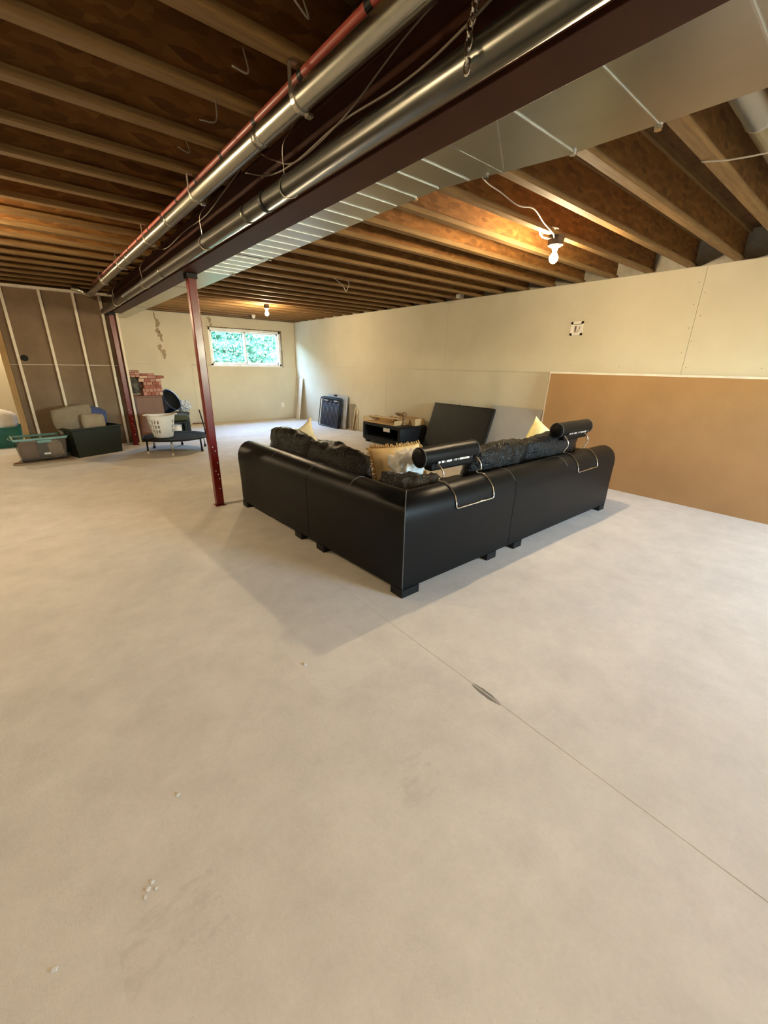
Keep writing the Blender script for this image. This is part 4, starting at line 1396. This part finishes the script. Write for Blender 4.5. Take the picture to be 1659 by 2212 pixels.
sm.thickness = 0.005
MB().tube([((r1 + 0.004) * math.cos(q), (r1 + 0.004) * 0.92 * math.sin(q), BH + 0.012 * math.cos(2 * q)) for q in [2 * math.pi * i / 40 for i in range(40)]], 0.008, 8, closed=True).build('rim', M['whiteplastic'], bs, smooth=True)
for s in (-1, 1):
    MB().tube(spline([(s * (r1 + 0.002), -0.06, BH + 0.01), (s * (r1 + 0.035), -0.03, BH + 0.008), (s * (r1 + 0.035), 0.03, BH + 0.008), (s * (r1 + 0.002), 0.06, BH + 0.01)], 5), 0.009, 8).build('handle', M['whiteplastic'], bs, smooth=True)


# totes
def tote(name, label, loc, rz, lx, ly, h, taper, m, rimm, handles=True, th=0.008):
    t = thing(name, label, 'tote', loc, R(rz))
    rb_ = [(-lx, -ly), (lx, -ly), (lx, ly), (-lx, ly)]

    def ringat(k, z, ins=0.0):
        s = 1 - taper * (1 - k)
        return [(x * s - math.copysign(ins, x), y * s - math.copysign(ins, y), z) for x, y in rb_]
    mb = MB()
    mb.rings([ringat(0, 0), ringat(0.5, h * 0.5), ringat(1, h), ringat(1, h, th), ringat(0, th, th)], cap=True)
    mb.build('body', m, t, bevel=0.012, bseg=2)
    rm_ = MB()
    rm_.rings([[(x * k, y * k, z) for x, y in rb_] for k, z in ((0.985, h - 0.035), (1.045, h - 0.03), (1.045, h), (0.985, h))], cap=False, closed=True)
    rm_.build('rim', rimm, t, bevel=0.004)
    if handles:
        for s in (-1, 1):
            MB().tube(spline([(s * lx * 1.03, -0.10, h - 0.02), (s * (lx * 1.03 + 0.035), -0.07, h - 0.015), (s * (lx * 1.03 + 0.035), 0.07, h - 0.015), (s * lx * 1.03, 0.10, h - 0.02)], 5), 0.008, 8).build('handle', rimm, t, smooth=True)
    return t


ct = tote('clear_tote', 'clear plastic tote with aqua rim full of clothes before the partition', (-0.19, 8.34, 0.022), 6, 0.315, 0.23, 0.36, 0.12, M['clear'], M['aqua'])
MB().box((-0.05, -0.243, 0.285), (0.12, -0.232, 0.325)).build('latch', M['aqua'], ct, bevel=0.004)
MB().box((0.0, -0.226, 0.10), (0.08, -0.222, 0.13)).build('sticker', M['paper'], ct, bevel=0.001)
for (name, lab, x, y, z, hx, hy, hz, m, sd_) in (('folded_clothes', 'dusty pink clothes in the left half of the clear tote', -0.15, 0.0, 0.16, 0.12, 0.16, 0.14, 'pinkish', 1),
                                               ('folded_clothes', 'slate grey clothes in the middle of the clear tote', 0.02, 0.0, 0.16, 0.09, 0.16, 0.14, 'greycloth', 2),
                                               ('folded_clothes', 'blush bundle in the right half of the clear tote', 0.16, -0.02, 0.15, 0.10, 0.15, 0.13, 'paleblush', 3)):
    o = puff(hx, hy, hz, Matrix(), 10, 0.28, 0.018, 8, seed=sd_).build(name, M[m], None, smooth=True)
    o.matrix_world = Matrix.Translation((-0.19, 8.34, 0.022)) @ Matrix.Rotation(R(6), 4, 'Z') @ Matrix.Translation((x, y, z))
    tag(o, lab, 'clothes')
rbd = thing('round_ended_board', 'flat tan board with a round end under the clear tote', 'board', (-0.19, 8.30, 0), R(6))
pts = [(0.33, -0.25), (0.33, 0.2)] + [(-0.28 + 0.12 * math.cos(R(a)), -0.02 + 0.225 * math.sin(R(a))) for a in range(90, 271, 15)]
pts = [(0.36, -0.25), (0.36, 0.20), (-0.25, 0.20)] + [(-0.28 + 0.11 * math.cos(R(a)), -0.14 + 0.11 * math.sin(R(a))) for a in range(120, 271, 15)]
MB().prism(pts[::-1], 0.0, 0.022).build('board', M['canvas2'], rbd)
MB().lathe([(0.001, 0.0), (0.045, 0.0), (0.04, 0.016), (0.001, 0.02)], (-0.325, -0.15, 0.022), 14).build('knob', M['cabinet'], rbd, smooth=True)

dt = tote('green_tote', 'large dark green plastic tote with cushions against the partition', (0.50, 8.52, 0), 22, 0.385, 0.24, 0.47, 0.10, M['greenblk'], M['greenblk'])
MB().box((-0.50, -0.06, 0.05), (-0.40, 0.2, 0.09)).build('side_lug', M['greenblk'], dt)


def in_tote(name, label, cat, hx, hy, hz, x, y, z, rx, ry, m, sd_, rnd=0.3):
    o = puff(hx, hy, hz, Matrix(), 10, rnd, 0.008, 6, seed=sd_, pinch=0.25).build(name, M[m], None, smooth=True)
    o.matrix_world = Matrix.Translation((0.50, 8.52, 0)) @ Matrix.Rotation(R(22), 4, 'Z') @ T(x, y, z, rx=rx, ry=ry)
    return tag(o, label, cat)


in_tote('seat_pad', 'large khaki cushion standing in the back of the dark green tote', 'cushion', 0.30, 0.24, 0.055, -0.13, 0.10, 0.55, 82, -6, 'canvas', 21)
in_tote('seat_pad', 'smaller tan cushion at the front of the dark green tote', 'cushion', 0.175, 0.13, 0.05, 0.05, -0.07, 0.53, 80, 4, 'canvas2', 22)
in_tote('blue_cloth', 'rumpled blue cloth behind the cushions in the dark green tote', 'cloth', 0.15, 0.17, 0.07, 0.20, 0.12, 0.58, 75, 20, 'bluecloth', 23, 0.55)

gbn = thing('green_bin', 'teal green bin holding white fabric beyond the partition end', 'bin', (-0.72, 10.08, 0))
gm = MB()
gm.rings([[(x * k, y * k, z) for x, y in rrect(-0.30, -0.24, 0.30, 0.24, 0.08, 4)] for k, z in ((0.86, 0.0), (1.0, 0.36), (0.97, 0.36), (0.84, 0.012))])
gm.build('body', M['teal'], gbn, smooth=False)
gm = MB()
gm.rings([[(x * k, y * k, z) for x, y in rrect(-0.30, -0.24, 0.30, 0.24, 0.08, 4)] for k, z in ((0.99, 0.33), (1.04, 0.335), (1.04, 0.365), (0.99, 0.365))], cap=False, closed=True)
gm.build('rim', M['teal'], gbn)
wc = puff(0.25, 0.19, 0.20, Matrix(), 12, 0.5, 0.035, 6, seed=31).build('white_fabric', M['white'], None, smooth=True)
wc.location = (-0.72, 10.08, 0.45)
tag(wc, 'heap of white fabric in the teal bin', 'cloth')

# plaster crumbs on the near floor
db = MB()
rr = random.Random(4)
for (x, y, s) in ((-0.059, 1.027, .006), (-0.045, 1.04, .005), (-0.07, 1.01, .004), (-0.04, 1.015, .004), (0.087, 1.28, .006), (0.80, 1.607, .009), (-0.287, 0.987, .006), (0.83, 1.59, .005)):
    db.box((x - s, y - s * 0.7, 0), (x + s, y + s * 0.7, s * 0.7), Matrix.Translation((x, y, 0)) @ Matrix.Rotation(rr.random() * 3, 4, 'Z') @ Matrix.Translation((-x, -y, 0)))
do_ = db.build('plaster_crumbs', M['chalk'])
do_['kind'] = 'stuff'
tag(do_, 'scattered white plaster crumbs on the near concrete floor', 'debris')

# ================================================================== OUTSIDE THE WINDOWS
yard = struct(MB().box((-2, YF + 0.23, 1.1), (12, YF + 9, 1.2)).box((-4, YB - 8, 1.0), (10, YB - 0.12, 1.15)).build('yard', M['soil']))
hb = MB()
rr = random.Random(11)
hb.use(0)
for k in range(9000):
    x = rr.uniform(2.0, 8.5)
    z = 1.2 + rr.random() ** 0.9 * 1.9
    y = YF + 1.7 + rr.random() ** 2 * 1.1 + 0.12 * math.sin(x * 5) + 0.1 * math.sin(z * 7 + x)
    L, w = rr.uniform(0.03, 0.055), rr.uniform(0.012, 0.022)
    q = Matrix.Translation((x, y, z)) @ Matrix.Rotation(rr.uniform(0, 6.28), 4, 'Z') @ Matrix.Rotation(rr.uniform(-1.2, 1.2), 4, 'X') @ Matrix.Rotation(rr.uniform(0, 6.28), 4, 'Y')
    n0 = len(hb.v)
    for p in ((0, -L, 0), (w, 0, 0.006), (0, L, 0), (-w, 0, 0.006)):
        hb.v.append(tuple(q @ Vector(p)))
    hb.face((n0, n0 + 1, n0 + 2, n0 + 3))
hc = MB()
hc.grid(240, 40, lambda i, j: (-7.0 + 18.0 * i, YF + 2.25 + 0.35 * noise.noise(Vector((i * 61, j * 8, 0))) + 0.18 * noise.noise(Vector((i * 166, j * 22, 4))), 1.2 + 1.9 * j))
hd = thing('garden_hedge', 'bright green leafy hedge outside the far basement window', 'hedge', (5.2, YF + 2.2, 1.2))
lo = hb.build('foliage', M['leaf'], hd, off=(5.2, YF + 2.2, 1.2))
lo['kind'] = 'stuff'
hc.build('dense_core', M['leafdark'], hd, off=(5.2, YF + 2.2, 1.2))['kind'] = 'stuff'
tw = MB()
for k in range(40):
    x = rr.uniform(2.2, 8.3)
    y = YF + rr.uniform(1.9, 2.6)
    tw.tube(spline([(x, y, 1.2), (x + rr.uniform(-.2, .2), y, 2.0), (x + rr.uniform(-.4, .4), y + .1, rr.uniform(2.6, 3.0))], 4), 0.010, 5)
to = tw.build('twigs', M['bark'], hd, off=(5.2, YF + 2.2, 1.2))
to['kind'] = 'stuff'
